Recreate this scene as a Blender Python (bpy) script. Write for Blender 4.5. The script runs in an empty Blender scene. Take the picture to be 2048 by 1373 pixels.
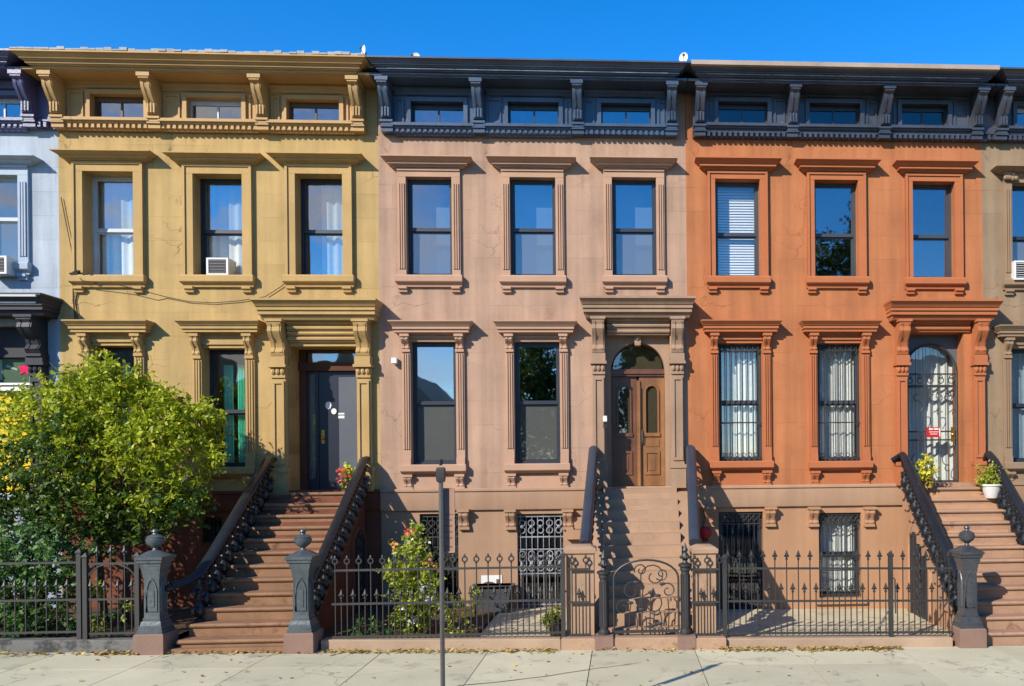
import bpy, bmesh, math, random
import numpy as np
from mathutils import Vector
R = math.radians
random.seed(7)
rng = np.random.default_rng(11)
C = bpy.context.scene.collection
scene = bpy.context.scene

# ------------------------------------------------------------------ measuring
# metres; x along the street, y into the houses (house fronts at y = 0), z up.
F, CX, CY, HCAM, DCAM = 1650.0, 1340.0, 929.0, 2.7, 15.0
YAW, ROLL = -0.0574, 0.0095
def P(px, py, y=0.0):
    dx, dy = px - CX, -(py - CY)
    c, s = math.cos(ROLL), math.sin(ROLL)
    u = (dx*c + dy*s)/F; v = (-dx*s + dy*c)/F
    cy, sy = math.cos(YAW), math.sin(YAW)
    t = (y + DCAM)/(u*sy + cy)
    return (u*cy - sy)*t, HCAM + v*t
def PX(px, py, y=0.0): return P(px, py, y)[0]
def PZ(px, py, y=0.0): return P(px, py, y)[1]
def zg(x): return .04-0.016*x         # the street falls gently to the right

# ------------------------------------------------------------------ mesh helpers
class MB:
    def __init__(self): self.v, self.f = [], []
    def add(self, vs, fs):
        n = len(self.v); self.v += [tuple(p) for p in vs]; self.f += [tuple(i+n for i in f) for f in fs]; return self
    def box(self, x0, x1, y0, y1, z0, z1):
        return self.add([(x0,y0,z0),(x1,y0,z0),(x1,y1,z0),(x0,y1,z0),(x0,y0,z1),(x1,y0,z1),(x1,y1,z1),(x0,y1,z1)],
                        [(0,3,2,1),(4,5,6,7),(0,1,5,4),(1,2,6,5),(2,3,7,6),(3,0,4,7)])
    def loft(self, rings, cap=True, closed=True):
        n = len(rings[0]); vs = [p for r in rings for p in r]; fs = []
        for k in range(len(rings)-1):
            for i in range(n if closed else n-1):
                j = (i+1) % n; fs.append((k*n+i, k*n+j, (k+1)*n+j, (k+1)*n+i))
        if cap:
            fs.append(tuple(range(n))); fs.append(tuple((len(rings)-1)*n+i for i in range(n)))
        return self.add(vs, fs)
    def mould(self, x0, x1, prof, ex=1.0, yb=0.02, exr=None):
        exr = ex if exr is None else exr
        return self.loft([[(x0-p*ex, yb, z), (x0-p*ex, -p, z), (x1+p*exr, -p, z), (x1+p*exr, yb, z)] for p, z in prof])
    def sq(self, cx, cy, prof):
        return self.loft([[(cx-h,cy-h,z),(cx+h,cy-h,z),(cx+h,cy+h,z),(cx-h,cy+h,z)] for h, z in prof])
    def lathe(self, cx, cy, prof, n=14):
        return self.loft([[(cx+r*math.cos(2*math.pi*i/n), cy+r*math.sin(2*math.pi*i/n), z) for i in range(n)] for r, z in prof])
    def tube(self, pts, r, n=6, closed=False):
        pts = [Vector(p) for p in pts]; rings = []; m = len(pts)
        up = None
        for i, p in enumerate(pts):
            a = pts[(i-1) % m] if (closed or i > 0) else p
            b = pts[(i+1) % m] if (closed or i < m-1) else p
            t = (b-a).normalized()
            if up is None: up = Vector((0,0,1)) if abs(t.z) < .9 else Vector((1,0,0))
            s = t.cross(up).normalized(); w = s.cross(t).normalized(); up = w
            rr = r[i] if isinstance(r, (list, tuple)) else r
            rings.append([p + s*math.cos(2*math.pi*k/n)*rr + w*math.sin(2*math.pi*k/n)*rr for k in range(n)])
        if closed:
            rings.append(rings[0]); return self.loft(rings, cap=False)
        return self.loft(rings)
    def polyx(self, pts, x0, x1):
        return self.loft([[(x0, y, z) for y, z in pts], [(x1, y, z) for y, z in pts]])
    def polyy(self, pts, y0, y1):
        return self.loft([[(x, y0, z) for x, z in pts], [(x, y1, z) for x, z in pts]])
    def ball(self, c, r, n=10, m=7, sc=(1,1,1)):
        pr = [(max(1e-4, math.sin(math.pi*k/m)), -math.cos(math.pi*k/m)) for k in range(m+1)]
        return self.loft([[(c[0]+sc[0]*r*a*math.cos(2*math.pi*i/n), c[1]+sc[1]*r*a*math.sin(2*math.pi*i/n), c[2]+sc[2]*r*b) for i in range(n)] for a, b in pr])
    def bx2(self, a, b, w, h, up=(0,0,1)):      # bar of w x h section from a to b
        a, b, up = Vector(a), Vector(b), Vector(up)
        t = (b-a).normalized(); s = t.cross(up).normalized(); u = s.cross(t)
        f = lambda p: [p - s*w/2 - u*h/2, p + s*w/2 - u*h/2, p + s*w/2 + u*h/2, p - s*w/2 + u*h/2]
        return self.loft([f(a), f(b)])

OFF = {}
def mesh_from(mb, off=(0,0,0), sharp=32, norm=True):
    me = bpy.data.meshes.new('shape')
    me.from_pydata([(a-off[0], b-off[1], c-off[2]) for a, b, c in mb.v], [], mb.f)
    if norm:
        bm = bmesh.new(); bm.from_mesh(me); bmesh.ops.recalc_face_normals(bm, faces=bm.faces); bm.to_mesh(me); bm.free()
    if sharp:
        me.polygons.foreach_set('use_smooth', [True]*len(me.polygons)); me.set_sharp_from_angle(angle=R(sharp))
    return me
def put(name, me, mat, parent=None, loc=(0,0,0)):
    o = bpy.data.objects.new(name, me); C.objects.link(o)
    if mat and not me.materials: me.materials.append(mat)
    if parent is not None: o.parent = parent
    o.location = loc
    OFF[o] = OFF.get(parent, (0,0,0))
    return o
def part(name, mb, mat, parent, sharp=32, norm=True):
    return put(name, mesh_from(mb, OFF.get(parent, (0,0,0)), sharp, norm), mat, parent)
def tag(o, label, cat, group=None):
    o['label'] = label; o['category'] = cat
    if group: o['group'] = group
    return o
def thing(name, label, cat, loc, group=None):
    o = bpy.data.objects.new(name, None); C.objects.link(o); o.location = loc; o.empty_display_size = .2
    OFF[o] = tuple(loc); return tag(o, label, cat, group)
def solo(name, mb, mat, label, cat, loc, group=None, sharp=32):
    me = mesh_from(mb, loc, sharp); o = put(name, me, mat, None, loc); OFF[o] = tuple(loc)
    return tag(o, label, cat, group)
def kind(o, k): o['kind'] = k; return o

# ------------------------------------------------------------------ materials
def lin(c):
    c /= 255.0
    return c/12.92 if c <= .04045 else ((c+.055)/1.055)**2.4
def rgb(r, g, b, k=1.0): return (lin(r)*k, lin(g)*k, lin(b)*k, 1)
def nm(name):
    m = bpy.data.materials.new(name); m.use_nodes = True; nt = m.node_tree; nt.nodes.clear()
    out = nt.nodes.new('ShaderNodeOutputMaterial')
    def N(t, **kw):
        n = nt.nodes.new(t)
        for k, v in kw.items():
            if k.startswith('i_'): n.inputs[int(k[2:]) if k[2:].isdigit() else k[2:].replace('_', ' ')].default_value = v
            else: setattr(n, k, v)
        return n
    return m, nt, N, nt.links.new, out
def surf(name, col, rough=.85, var=.14, scale=1.3, bump=.25, fine=45, metallic=0, blocks=None, streak=0.0, spec=.3, island=0.0, coat=0, dirt=None, crack=0.0, spots=None):
    m, nt, N, L, out = nm(name)
    b = N('ShaderNodeBsdfPrincipled'); L(b.outputs[0], out.inputs[0])
    b.inputs['Roughness'].default_value = rough; b.inputs['Metallic'].default_value = metallic
    b.inputs['Specular IOR Level'].default_value = spec; b.inputs['Coat Weight'].default_value = coat
    tc = N('ShaderNodeTexCoord'); co = tc.outputs['Object']
    n1 = N('ShaderNodeTexNoise', i_Scale=scale, i_Detail=6.0, i_Roughness=.62); L(co, n1.inputs['Vector'])
    n2 = N('ShaderNodeTexNoise', i_Scale=fine, i_Detail=3.0); L(co, n2.inputs['Vector'])
    mr = N('ShaderNodeMapRange', i_1=.3, i_2=.7, i_3=1-var, i_4=1+var); L(n1.outputs[0], mr.inputs[0])
    mr2 = N('ShaderNodeMapRange', i_1=.3, i_2=.7, i_3=1-var*.45, i_4=1+var*.45); L(n2.outputs[0], mr2.inputs[0])
    mu = N('ShaderNodeMath', operation='MULTIPLY'); L(mr.outputs[0], mu.inputs[0]); L(mr2.outputs[0], mu.inputs[1])
    fac = mu.outputs[0]
    def times(sock):
        nonlocal fac
        q = N('ShaderNodeMath', operation='MULTIPLY'); L(fac, q.inputs[0]); L(sock, q.inputs[1]); fac = q.outputs[0]
    if streak:
        mp = N('ShaderNodeMapping'); mp.inputs['Scale'].default_value = (5, 5, .35); L(co, mp.inputs[0])
        n3 = N('ShaderNodeTexNoise', i_Scale=1.0, i_Detail=5.0); L(mp.outputs[0], n3.inputs['Vector'])
        q = N('ShaderNodeMapRange', i_1=.35, i_2=.62, i_3=1-streak, i_4=1.0+streak*.2); L(n3.outputs[0], q.inputs[0]); times(q.outputs[0])
    if island:
        g = N('ShaderNodeNewGeometry'); q = N('ShaderNodeMapRange', i_1=0.0, i_2=1.0, i_3=1-island, i_4=1+island)
        L(g.outputs['Random Per Island'], q.inputs[0]); times(q.outputs[0])
    if crack:
        w1 = N('ShaderNodeTexNoise', i_Scale=2.5, i_Detail=5.0); L(co, w1.inputs['Vector'])
        wv = N('ShaderNodeVectorMath', operation='SCALE'); wv.inputs['Scale'].default_value = .55; L(w1.outputs['Color'], wv.inputs[0])
        wa = N('ShaderNodeVectorMath', operation='ADD'); L(co, wa.inputs[0]); L(wv.outputs[0], wa.inputs[1])
        vo = N('ShaderNodeTexVoronoi', feature='DISTANCE_TO_EDGE'); vo.inputs['Scale'].default_value = .75; L(wa.outputs[0], vo.inputs['Vector'])
        q = N('ShaderNodeMapRange', i_1=.002, i_2=.008, i_3=0.0, i_4=1.0); L(vo.outputs['Distance'], q.inputs[0])
        w2 = N('ShaderNodeTexNoise', i_Scale=.7, i_Detail=2.0); L(co, w2.inputs['Vector'])
        q2 = N('ShaderNodeMapRange', i_1=.5, i_2=.6, i_3=1.0, i_4=0.0); L(w2.outputs[0], q2.inputs[0])
        mx_ = N('ShaderNodeMath', operation='MAXIMUM'); L(q.outputs[0], mx_.inputs[0]); L(q2.outputs[0], mx_.inputs[1])
        q3 = N('ShaderNodeMapRange', i_1=0.0, i_2=1.0, i_3=1-crack, i_4=1.0); L(mx_.outputs[0], q3.inputs[0]); times(q3.outputs[0])
    if spots:
        vs_ = N('ShaderNodeTexVoronoi'); vs_.inputs['Scale'].default_value = spots[0]; L(co, vs_.inputs['Vector'])
        q = N('ShaderNodeMapRange', i_1=spots[1]*.7, i_2=spots[1], i_3=1-spots[2], i_4=1.0); L(vs_.outputs['Distance'], q.inputs[0]); times(q.outputs[0])
    hsrc = n2.outputs[0]
    if blocks:
        sx = N('ShaderNodeSeparateXYZ'); L(co, sx.inputs[0]); cb = N('ShaderNodeCombineXYZ'); L(sx.outputs[0], cb.inputs[0]); L(sx.outputs[2], cb.inputs[1])
        br = N('ShaderNodeTexBrick', offset=.5); L(cb.outputs[0], br.inputs['Vector'])
        br.inputs['Color1'].default_value = (1,1,1,1); br.inputs['Color2'].default_value = (.88,.88,.88,1); br.inputs['Mortar'].default_value = (.68,.68,.68,1)
        br.inputs['Scale'].default_value = 1; br.inputs['Mortar Size'].default_value = .005; br.inputs['Mortar Smooth'].default_value = .2
        br.inputs['Brick Width'].default_value = blocks[0]; br.inputs['Row Height'].default_value = blocks[1]
        n4 = N('ShaderNodeTexNoise', i_Scale=.9, i_Detail=2.0); L(co, n4.inputs['Vector'])
        q0 = N('ShaderNodeMapRange', i_1=.42, i_2=.6, i_3=0.0, i_4=1.0); L(n4.outputs[0], q0.inputs[0])
        qm = N('ShaderNodeMix', data_type='RGBA'); L(q0.outputs[0], qm.inputs[0]); qm.inputs[6].default_value = (.97,.97,.97,1); L(br.outputs['Color'], qm.inputs[7])
        sp = N('ShaderNodeSeparateColor'); L(qm.outputs[2], sp.inputs[0]); times(sp.outputs[0])
        ad = N('ShaderNodeMath', operation='MULTIPLY_ADD'); L(sp.outputs[0], ad.inputs[0]); ad.inputs[1].default_value = 2.0; L(n2.outputs[0], ad.inputs[2]); hsrc = ad.outputs[0]
    ml = N('ShaderNodeVectorMath', operation='SCALE'); L(fac, ml.inputs['Scale']); csock = None
    if dirt:
        n5 = N('ShaderNodeTexNoise', i_Scale=dirt[1], i_Detail=8.0, i_Roughness=.7); L(co, n5.inputs['Vector'])
        q = N('ShaderNodeMapRange', i_1=dirt[2], i_2=dirt[2]+.12); L(n5.outputs[0], q.inputs[0])
        mx = N('ShaderNodeMix', data_type='RGBA'); L(q.outputs[0], mx.inputs[0]); mx.inputs[6].default_value = col; mx.inputs[7].default_value = dirt[0]
        L(mx.outputs[2], ml.inputs[0])
    else: ml.inputs[0].default_value = col[:3]
    L(ml.outputs[0], b.inputs['Base Color'])
    if bump:
        bp = N('ShaderNodeBump', i_Strength=bump, i_Distance=.01); L(hsrc, bp.inputs['Height']); L(bp.outputs[0], b.inputs['Normal'])
    return m
def glass(name, refl=.3, tint=(.8,.86,.9,1), body=None, bodymix=0.0, wav=.015):
    m, nt, N, L, out = nm(name)
    t = N('ShaderNodeBsdfTransparent'); t.inputs[0].default_value = tint
    base = t.outputs[0]
    if body:
        d = N('ShaderNodeBsdfDiffuse'); d.inputs[0].default_value = body
        x = N('ShaderNodeMixShader'); x.inputs[0].default_value = bodymix; L(t.outputs[0], x.inputs[1]); L(d.outputs[0], x.inputs[2]); base = x.outputs[0]
    g = N('ShaderNodeBsdfGlossy'); g.inputs['Roughness'].default_value = .015; g.inputs[0].default_value = (.93,.96,1,1)
    tc = N('ShaderNodeTexCoord'); n = N('ShaderNodeTexNoise', i_Scale=2.2, i_Detail=1.0); L(tc.outputs['Object'], n.inputs['Vector'])
    bp = N('ShaderNodeBump', i_Strength=wav, i_Distance=.1); L(n.outputs[0], bp.inputs['Height']); L(bp.outputs[0], g.inputs['Normal'])
    x = N('ShaderNodeMixShader'); x.inputs[0].default_value = refl; L(base, x.inputs[1]); L(g.outputs[0], x.inputs[2]); L(x.outputs[0], out.inputs[0])
    return m
def leafmat(name, c1, c2, trans=.35, c3=None):
    m, nt, N, L, out = nm(name)
    g = N('ShaderNodeNewGeometry'); cr = N('ShaderNodeValToRGB'); L(g.outputs['Random Per Island'], cr.inputs[0])
    cr.color_ramp.elements[0].color = c1; cr.color_ramp.elements[1].color = c2
    if c3:
        e = cr.color_ramp.elements.new(.9); e.color = c2; cr.color_ramp.elements[2].color = c3
    b = N('ShaderNodeBsdfPrincipled'); b.inputs['Roughness'].default_value = .45; b.inputs['Specular IOR Level'].default_value = .35; L(cr.outputs[0], b.inputs['Base Color'])
    t = N('ShaderNodeBsdfTranslucent'); L(cr.outputs[0], t.inputs[0])
    x = N('ShaderNodeMixShader'); x.inputs[0].default_value = trans; L(b.outputs[0], x.inputs[1]); L(t.outputs[0], x.inputs[2]); L(x.outputs[0], out.inputs[0])
    return m

K = .80
def tint(c, r, g, b): return (c[0]*r, c[1]*g, c[2]*b, 1)
yel = tint(rgb(208,174,104,K),.88,.885,1.07); pnk = tint(rgb(198,154,128,K),.90,1.0,1.02); org = tint(rgb(214,124,74,K),.78,.95,1.08); blu = tint(rgb(186,202,222,K),1.0,.93,.84); tan = rgb(172,146,116,K*.84)
M = {}
M['A_wall'] = surf('yellow_painted_brownstone', yel, blocks=(1.15,.42), streak=.17, var=.12, crack=.5, dirt=(rgb(172,138,84,K),2.3,.62))
M['A_trim'] = surf('yellow_painted_trim', tint(rgb(205,170,100,K),.88,.87,1.08), var=.10, streak=.08)
M['A_base'] = surf('red_brown_basement_paint', rgb(116,68,48,K), var=.2, streak=.15)
M['jamb'] = surf('brown_jamb_paint', rgb(96,62,44,K), var=.15)
M['A_corn'] = surf('ochre_cornice_paint', rgb(190,152,98,K), var=.14, rough=.6, dirt=(rgb(120,88,52,K),3.5,.64))
M['B_wall'] = surf('pink_brownstone', pnk, blocks=(1.25,.43), streak=.2, var=.13, crack=.3, dirt=(rgb(176,138,112,K*.9),1.6,.6))
M['B_trim'] = surf('pink_brownstone_trim', tint(rgb(194,149,122,K),.95,1.04,1.06), var=.10)
M['B_base'] = surf('rose_brown_basement', tint(rgb(192,143,114,K),.78,.92,.92), var=.08, streak=.08)
M['B_band'] = surf('rose_brown_band', tint(rgb(190,146,118,K),.86,.95,.95), var=.08, streak=.1)
M['B_corn'] = surf('slate_blue_cornice_paint', rgb(66,80,100,.9), var=.35, rough=.3, spec=.5, dirt=(rgb(130,138,142,.9),4,.66))
M['Z_base'] = surf('grey_blue_basement', rgb(150,160,175,K), var=.15)
M['B_door_trim'] = surf('weathered_brown_stone', rgb(172,142,116,K), var=.13, streak=.12)
M['C_wall'] = surf('orange_painted_brownstone', org, blocks=(1.2,.43), streak=.18, var=.12, crack=.3, dirt=(rgb(196,120,74,K*.85),1.5,.6))
M['C_trim'] = surf('orange_painted_trim', tint(rgb(208,116,68,K),.76,.9,1.05), var=.09)
M['C_base'] = surf('salmon_basement', tint(rgb(200,143,106,K),.8,.92,.95), var=.08, streak=.08)
M['C_band'] = surf('taupe_stone_band', rgb(184,148,118,K), var=.08, streak=.1)
M['C_corn'] = surf('charcoal_cornice_paint', rgb(66,70,80,.9), var=.4, rough=.34, spec=.5, dirt=(rgb(140,140,140,.9),5,.64))
M['Z_wall'] = surf('pale_blue_painted_stone', blu, blocks=(1.1,.42), streak=.2, var=.12, crack=.3)
M['Z_trim'] = surf('pale_grey_trim', rgb(180,192,206,K), var=.1, streak=.1)
M['Z_corn'] = surf('violet_navy_cornice_paint', rgb(84,86,120,.9), var=.25, rough=.4, spec=.5, dirt=(rgb(150,155,170,.9),4,.66))
M['Z_hood'] = surf('black_gloss_hood_paint', rgb(52,52,58,.9), var=.3, rough=.55, spec=.3, dirt=(rgb(120,120,124,.9),6,.68))
M['D_wall'] = surf('tan_brownstone', tan, blocks=(1.1,.43), streak=.16, var=.14, crack=.3)
M['D_trim'] = surf('tan_brownstone_trim', rgb(166,138,110,K*.84), var=.12)
M['D_base'] = surf('brown_basement_stone', rgb(160,128,100,K), var=.12)
M['party'] = surf('party_wall_brick', rgb(120,84,66,.8), var=.2)
M['roof'] = surf('silver_roof_felt', rgb(170,172,174,.8), var=.2)
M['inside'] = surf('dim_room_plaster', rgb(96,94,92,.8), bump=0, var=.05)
M['black_frame'] = surf('black_window_paint', rgb(44,48,56,.9), rough=.4, bump=0, spec=.5)
M['dark_grey_frame'] = surf('charcoal_window_paint', rgb(62,66,72,.9), rough=.45, bump=0, spec=.5)
M['pale_frame'] = surf('pale_window_paint', rgb(196,200,202,.8), rough=.45, bump=0)
M['olive_frame'] = surf('umber_window_paint', rgb(92,74,52,.9), rough=.5, bump=0)
M['glass_blue'] = glass('clear_pane', .17)
M['glass_mirror'] = glass('reflective_pane', .27, tint=(.7,.74,.78,1), wav=.012)
M['glass_door'] = glass('brown_hall_pane', .12, tint=(.7,.68,.6,1), body=rgb(92,86,68,.9), bodymix=.45)
M['glass_old'] = glass('wavy_pane', .19, wav=.03)
M['glass_dark'] = glass('dark_pane', .06, tint=(.6,.66,.64,1))
M['glass_clear'] = glass('thin_pane', .09, tint=(.93,.95,.95,1))
M['screen_grey'] = glass('grey_screened_pane', .08, tint=(.6,.62,.62,1), body=rgb(118,120,116,.8), bodymix=.5)
M['screen'] = glass('screened_pane', .13, tint=(.75,.78,.8,1), body=rgb(150,152,150,.8), bodymix=.3)
M['white_iron'] = surf('white_grille_paint', rgb(222,222,216,.85), rough=.5, bump=0)
M['black_iron'] = surf('black_iron_paint', rgb(45,44,43,.9), rough=.55, var=.3, bump=.15, spec=.6, dirt=(rgb(110,92,76,.8),9,.66))
M['rail_black'] = surf('glossy_black_rail_paint', rgb(30,34,40,.9), rough=.34, var=.3, bump=.3, fine=22, spec=.5, dirt=(rgb(120,124,130,.9),14,.64))
M['rail_slate'] = surf('slate_rail_paint', rgb(50,58,70,.9), rough=.42, var=.2, bump=.1, spec=.4, dirt=(rgb(128,132,140,.9),6,.68))
M['newel_grey'] = surf('grey_green_newel_paint', rgb(74,82,86,.9), rough=.4, var=.35, bump=.4, fine=22, spec=.6, dirt=(rgb(54,56,60,.9),6,.58))
M['newel_dark'] = surf('dark_newel_paint', rgb(64,66,70,.9), rough=.36, var=.35, bump=.4, fine=22, spec=.6, dirt=(rgb(40,42,46,.9),6,.58))
M['A_step'] = surf('red_brown_step_stone', rgb(144,108,80,K), var=.2, scale=2.2, dirt=(rgb(104,72,54,K),3.2,.56))
M['B_step'] = surf('taupe_step_stone', rgb(178,145,117,K), var=.14, scale=2, dirt=(rgb(146,116,94,K),3,.58))
M['C_step'] = surf('brown_step_stone', rgb(172,136,110,K), var=.16, scale=2, dirt=(rgb(128,96,78,K),3,.57))
M['oak'] = surf('golden_oak_door', rgb(146,100,58,.9), rough=.4, var=.2, scale=3, streak=.35, bump=.1, spec=.5)
M['mahogany_and_shaded_oak'] = surf('mahogany_and_shaded_oak_wood', rgb(112,72,48,.9), rough=.35, var=.2, scale=3, streak=.35, bump=.1, spec=.5)  # real mahogany on the transom; on the left leaf, shade put into the colour
M['navy_door'] = surf('navy_door_paint', rgb(26,32,46,.9), rough=.35, var=.12, bump=0, spec=.5)
M['grey_door'] = surf('grey_panel_paint', rgb(96,100,108,.8), rough=.4, var=.08, bump=0)
M['brass'] = surf('worn_brass', rgb(190,150,70), rough=.35, metallic=1, bump=0)
M['white_plastic'] = surf('white_plastic', rgb(226,226,222,.85), rough=.45, bump=0, var=.05)
M['ac_grille'] = surf('dark_cooler_grille', rgb(40,42,44), rough=.5, bump=0)
M['red_paint'] = surf('red_sign_paint', rgb(190,36,34,.9), rough=.4, bump=0, var=.05)
M['teal_cloth'] = surf('teal_curtain', rgb(140,232,204,.95), rough=.9, var=.05, bump=0)
M['white_cloth'] = surf('white_net_curtain', rgb(236,234,226,.9), rough=.95, var=.08, bump=0, scale=9)
M['grey_cloth'] = surf('grey_blind', rgb(150,154,158,.8), rough=.9, var=.05, bump=0)
M['blind'] = surf('white_slat_blind', rgb(238,236,232,.9), rough=.7, bump=0, var=.03)
M['yellow_paint'] = surf('bright_yellow_paint', rgb(226,190,20,.9), rough=.5, bump=0, var=.08)
M['steel'] = surf('galvanised_steel', rgb(120,118,114,.9), rough=.35, metallic=.6, var=.2, bump=.05)
M['sign_back'] = surf('brown_sign_paint', rgb(168,130,110,.85), rough=.55, var=.15, bump=0)
M['concrete'] = surf('pavement_concrete', tint(rgb(206,200,180,.80),1.02,.99,.84), rough=.9, var=.10, scale=.8, bump=.3, fine=70, island=.09, dirt=(rgb(166,158,136,.86),1.7,.56), spots=(2.4,.06,.5), crack=.45)
M['joint'] = surf('dark_joint_grit', rgb(96,90,76), rough=1)
M['kerb'] = surf('kerb_stone', rgb(176,150,124,.8), var=.16, dirt=(rgb(120,104,88,.8),5,.6))
M['grey_kerb'] = surf('grey_kerb_stone', rgb(122,120,116,.75), var=.25, dirt=(rgb(72,72,70,.75),4,.5))
M['plinth'] = surf('mauve_stone_plinth', rgb(140,112,98,.8), var=.15, dirt=(rgb(120,92,82,.8),6,.6))
M['grille_and_lit_fillet'] = surf('pale_grille_and_lit_fillet_paint', rgb(150,152,158,.8), rough=.5, var=.5, scale=2.5, dirt=(rgb(70,72,82,.8),3,.55))  # paints sunlight onto the dark cornice fillets; also the basement grille's own pale paint
M['tan_flashing'] = surf('tan_metal_flashing', rgb(176,158,142,.8), rough=.5, var=.2)
M['asphalt'] = surf('asphalt', (.05,.05,.052,1), rough=.9, var=.2)
M['soil'] = surf('garden_soil', rgb(92,72,52,.8), rough=1, var=.35, scale=4, bump=.8)
M['yard'] = surf('yard_flagstone', rgb(204,192,160,.82), rough=.9, var=.14, blocks=None, dirt=(rgb(150,138,108,.8),2.5,.56))
M['terracotta'] = surf('terracotta', rgb(176,104,72,.8), var=.15)
M['white_pot'] = surf('white_glazed_pot', rgb(222,220,214,.85), rough=.3, var=.08, bump=0)
M['black_pot'] = surf('black_plastic_pot', rgb(46,46,46), rough=.5, bump=0)
M['bark'] = surf('grey_brown_bark', rgb(104,84,62,.7), var=.3, scale=6, bump=.8)
M['wire'] = surf('dark_cable', rgb(60,48,36), rough=.8, bump=0)
M['leaf_tree'] = leafmat('yellow_green_leaf', rgb(94,120,22,.92), rgb(198,206,50,.97), .46, rgb(228,214,84,.95))
M['leaf_dark'] = leafmat('deep_green_leaf', rgb(58,96,40,.85), rgb(116,150,78,.85), .35)
M['leaf_bush'] = leafmat('dark_mixed_leaf', rgb(48,78,22,.85), rgb(96,120,36,.85), .3, rgb(150,160,50,.9))
M['leaf_shrub'] = leafmat('fresh_green_leaf', rgb(108,132,36,.9), rgb(200,202,80,.95), .42)
M['leaf_dry'] = leafmat('dry_fallen_leaf', rgb(150,110,52,.8), rgb(214,186,110,.85), .15)
M['leaf_far'] = leafmat('street_tree_leaf', rgb(60,84,28,.8), rgb(112,128,50,.8), .3)
M['flower_yellow'] = leafmat('yellow_petal', rgb(222,206,24,.9), rgb(236,226,70,.9), .3)
M['flower_red'] = leafmat('coral_petal', rgb(204,66,50,.9), rgb(232,120,96,.9), .3)
M['flower_orange'] = leafmat('amber_petal', rgb(206,130,50,.9), rgb(226,170,90,.9), .3)
M['flower_white'] = leafmat('white_petal', rgb(226,224,214,.9), rgb(240,238,230,.9), .3)
M['stain_green'] = surf('green_stained_glass', rgb(78,98,74,.9), rough=.2, bump=0)
M['stain_red'] = surf('red_stained_glass', rgb(220,40,90,.9), rough=.2, bump=0)
M['stain_teal'] = surf('pale_stained_glass', rgb(150,170,150,.9), rough=.2, bump=0)
M['far_brick'] = surf('shaded_far_brick', rgb(168,158,132,.8), var=.15)

# ------------------------------------------------------------------ wall with openings
def wall_sheet(mb, x0, x1, z0, z1, holes, y=0.0):
    xs = sorted({x0, x1, *[h[0] for h in holes], *[h[1] for h in holes]}); xs = [x for x in xs if x0 <= x <= x1]
    zs = sorted({z0, z1, *[h[2] for h in holes], *[h[3] for h in holes]}); zs = [z for z in zs if z0 <= z <= z1]
    for i in range(len(xs)-1):
        for k in range(len(zs)-1):
            cx, cz = (xs[i]+xs[i+1])/2, (zs[k]+zs[k+1])/2
            if any(h[0] < cx < h[1] and h[2] < cz < h[3] for h in holes): continue
            mb.add([(xs[i],y,zs[k]),(xs[i+1],y,zs[k]),(xs[i+1],y,zs[k+1]),(xs[i],y,zs[k+1])], [(0,1,2,3)])
    for a, b, c, d, rd in holes:
        mb.add([(a,y,c),(a,y,d),(a,y+rd,d),(a,y+rd,c)], [(0,1,2,3)]); mb.add([(b,y,c),(b,y,d),(b,y+rd,d),(b,y+rd,c)], [(3,2,1,0)])
        mb.add([(a,y,c),(b,y,c),(b,y+rd,c),(a,y+rd,c)], [(3,2,1,0)]); mb.add([(a,y,d),(b,y,d),(b,y+rd,d),(a,y+rd,d)], [(0,1,2,3)])
        # masonry behind the jambs, so no light leaks round the frame
    return mb

def console(mb, xc, w, p, zt, zb):          # carved scroll bracket
    h = zt-zb
    pts = [(.02,zt),(-p,zt),(-p,zt-.12*h),(-p*.92,zt-.2*h),(-p*.97,zt-.32*h),(-p*.8,zt-.46*h),(-p*.5,zt-.6*h),(-p*.42,zt-.74*h),(-p*.55,zt-.86*h),(-p*.45,zt-.96*h),(-p*.2,zb),(.02,zb)]
    mb.polyx(pts, xc-w/2, xc+w/2)
    for s in (-.3, .3):                      # raised ribs down the face
        mb.polyx([(y-.012 if y < 0 else y, z) for y, z in pts[2:9]] + [(.0, zb+.14*h),(.0, zt-.13*h)], xc+s*w-w*.1, xc+s*w+w*.1)
    mb.box(xc-w*.62, xc+w*.62, -p-.02, .02, zt-.012*1-.03, zt+.004)
    mb.box(xc-w*.58, xc+w*.58, -p*.5, .02, zb-.03, zb+.015)

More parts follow.
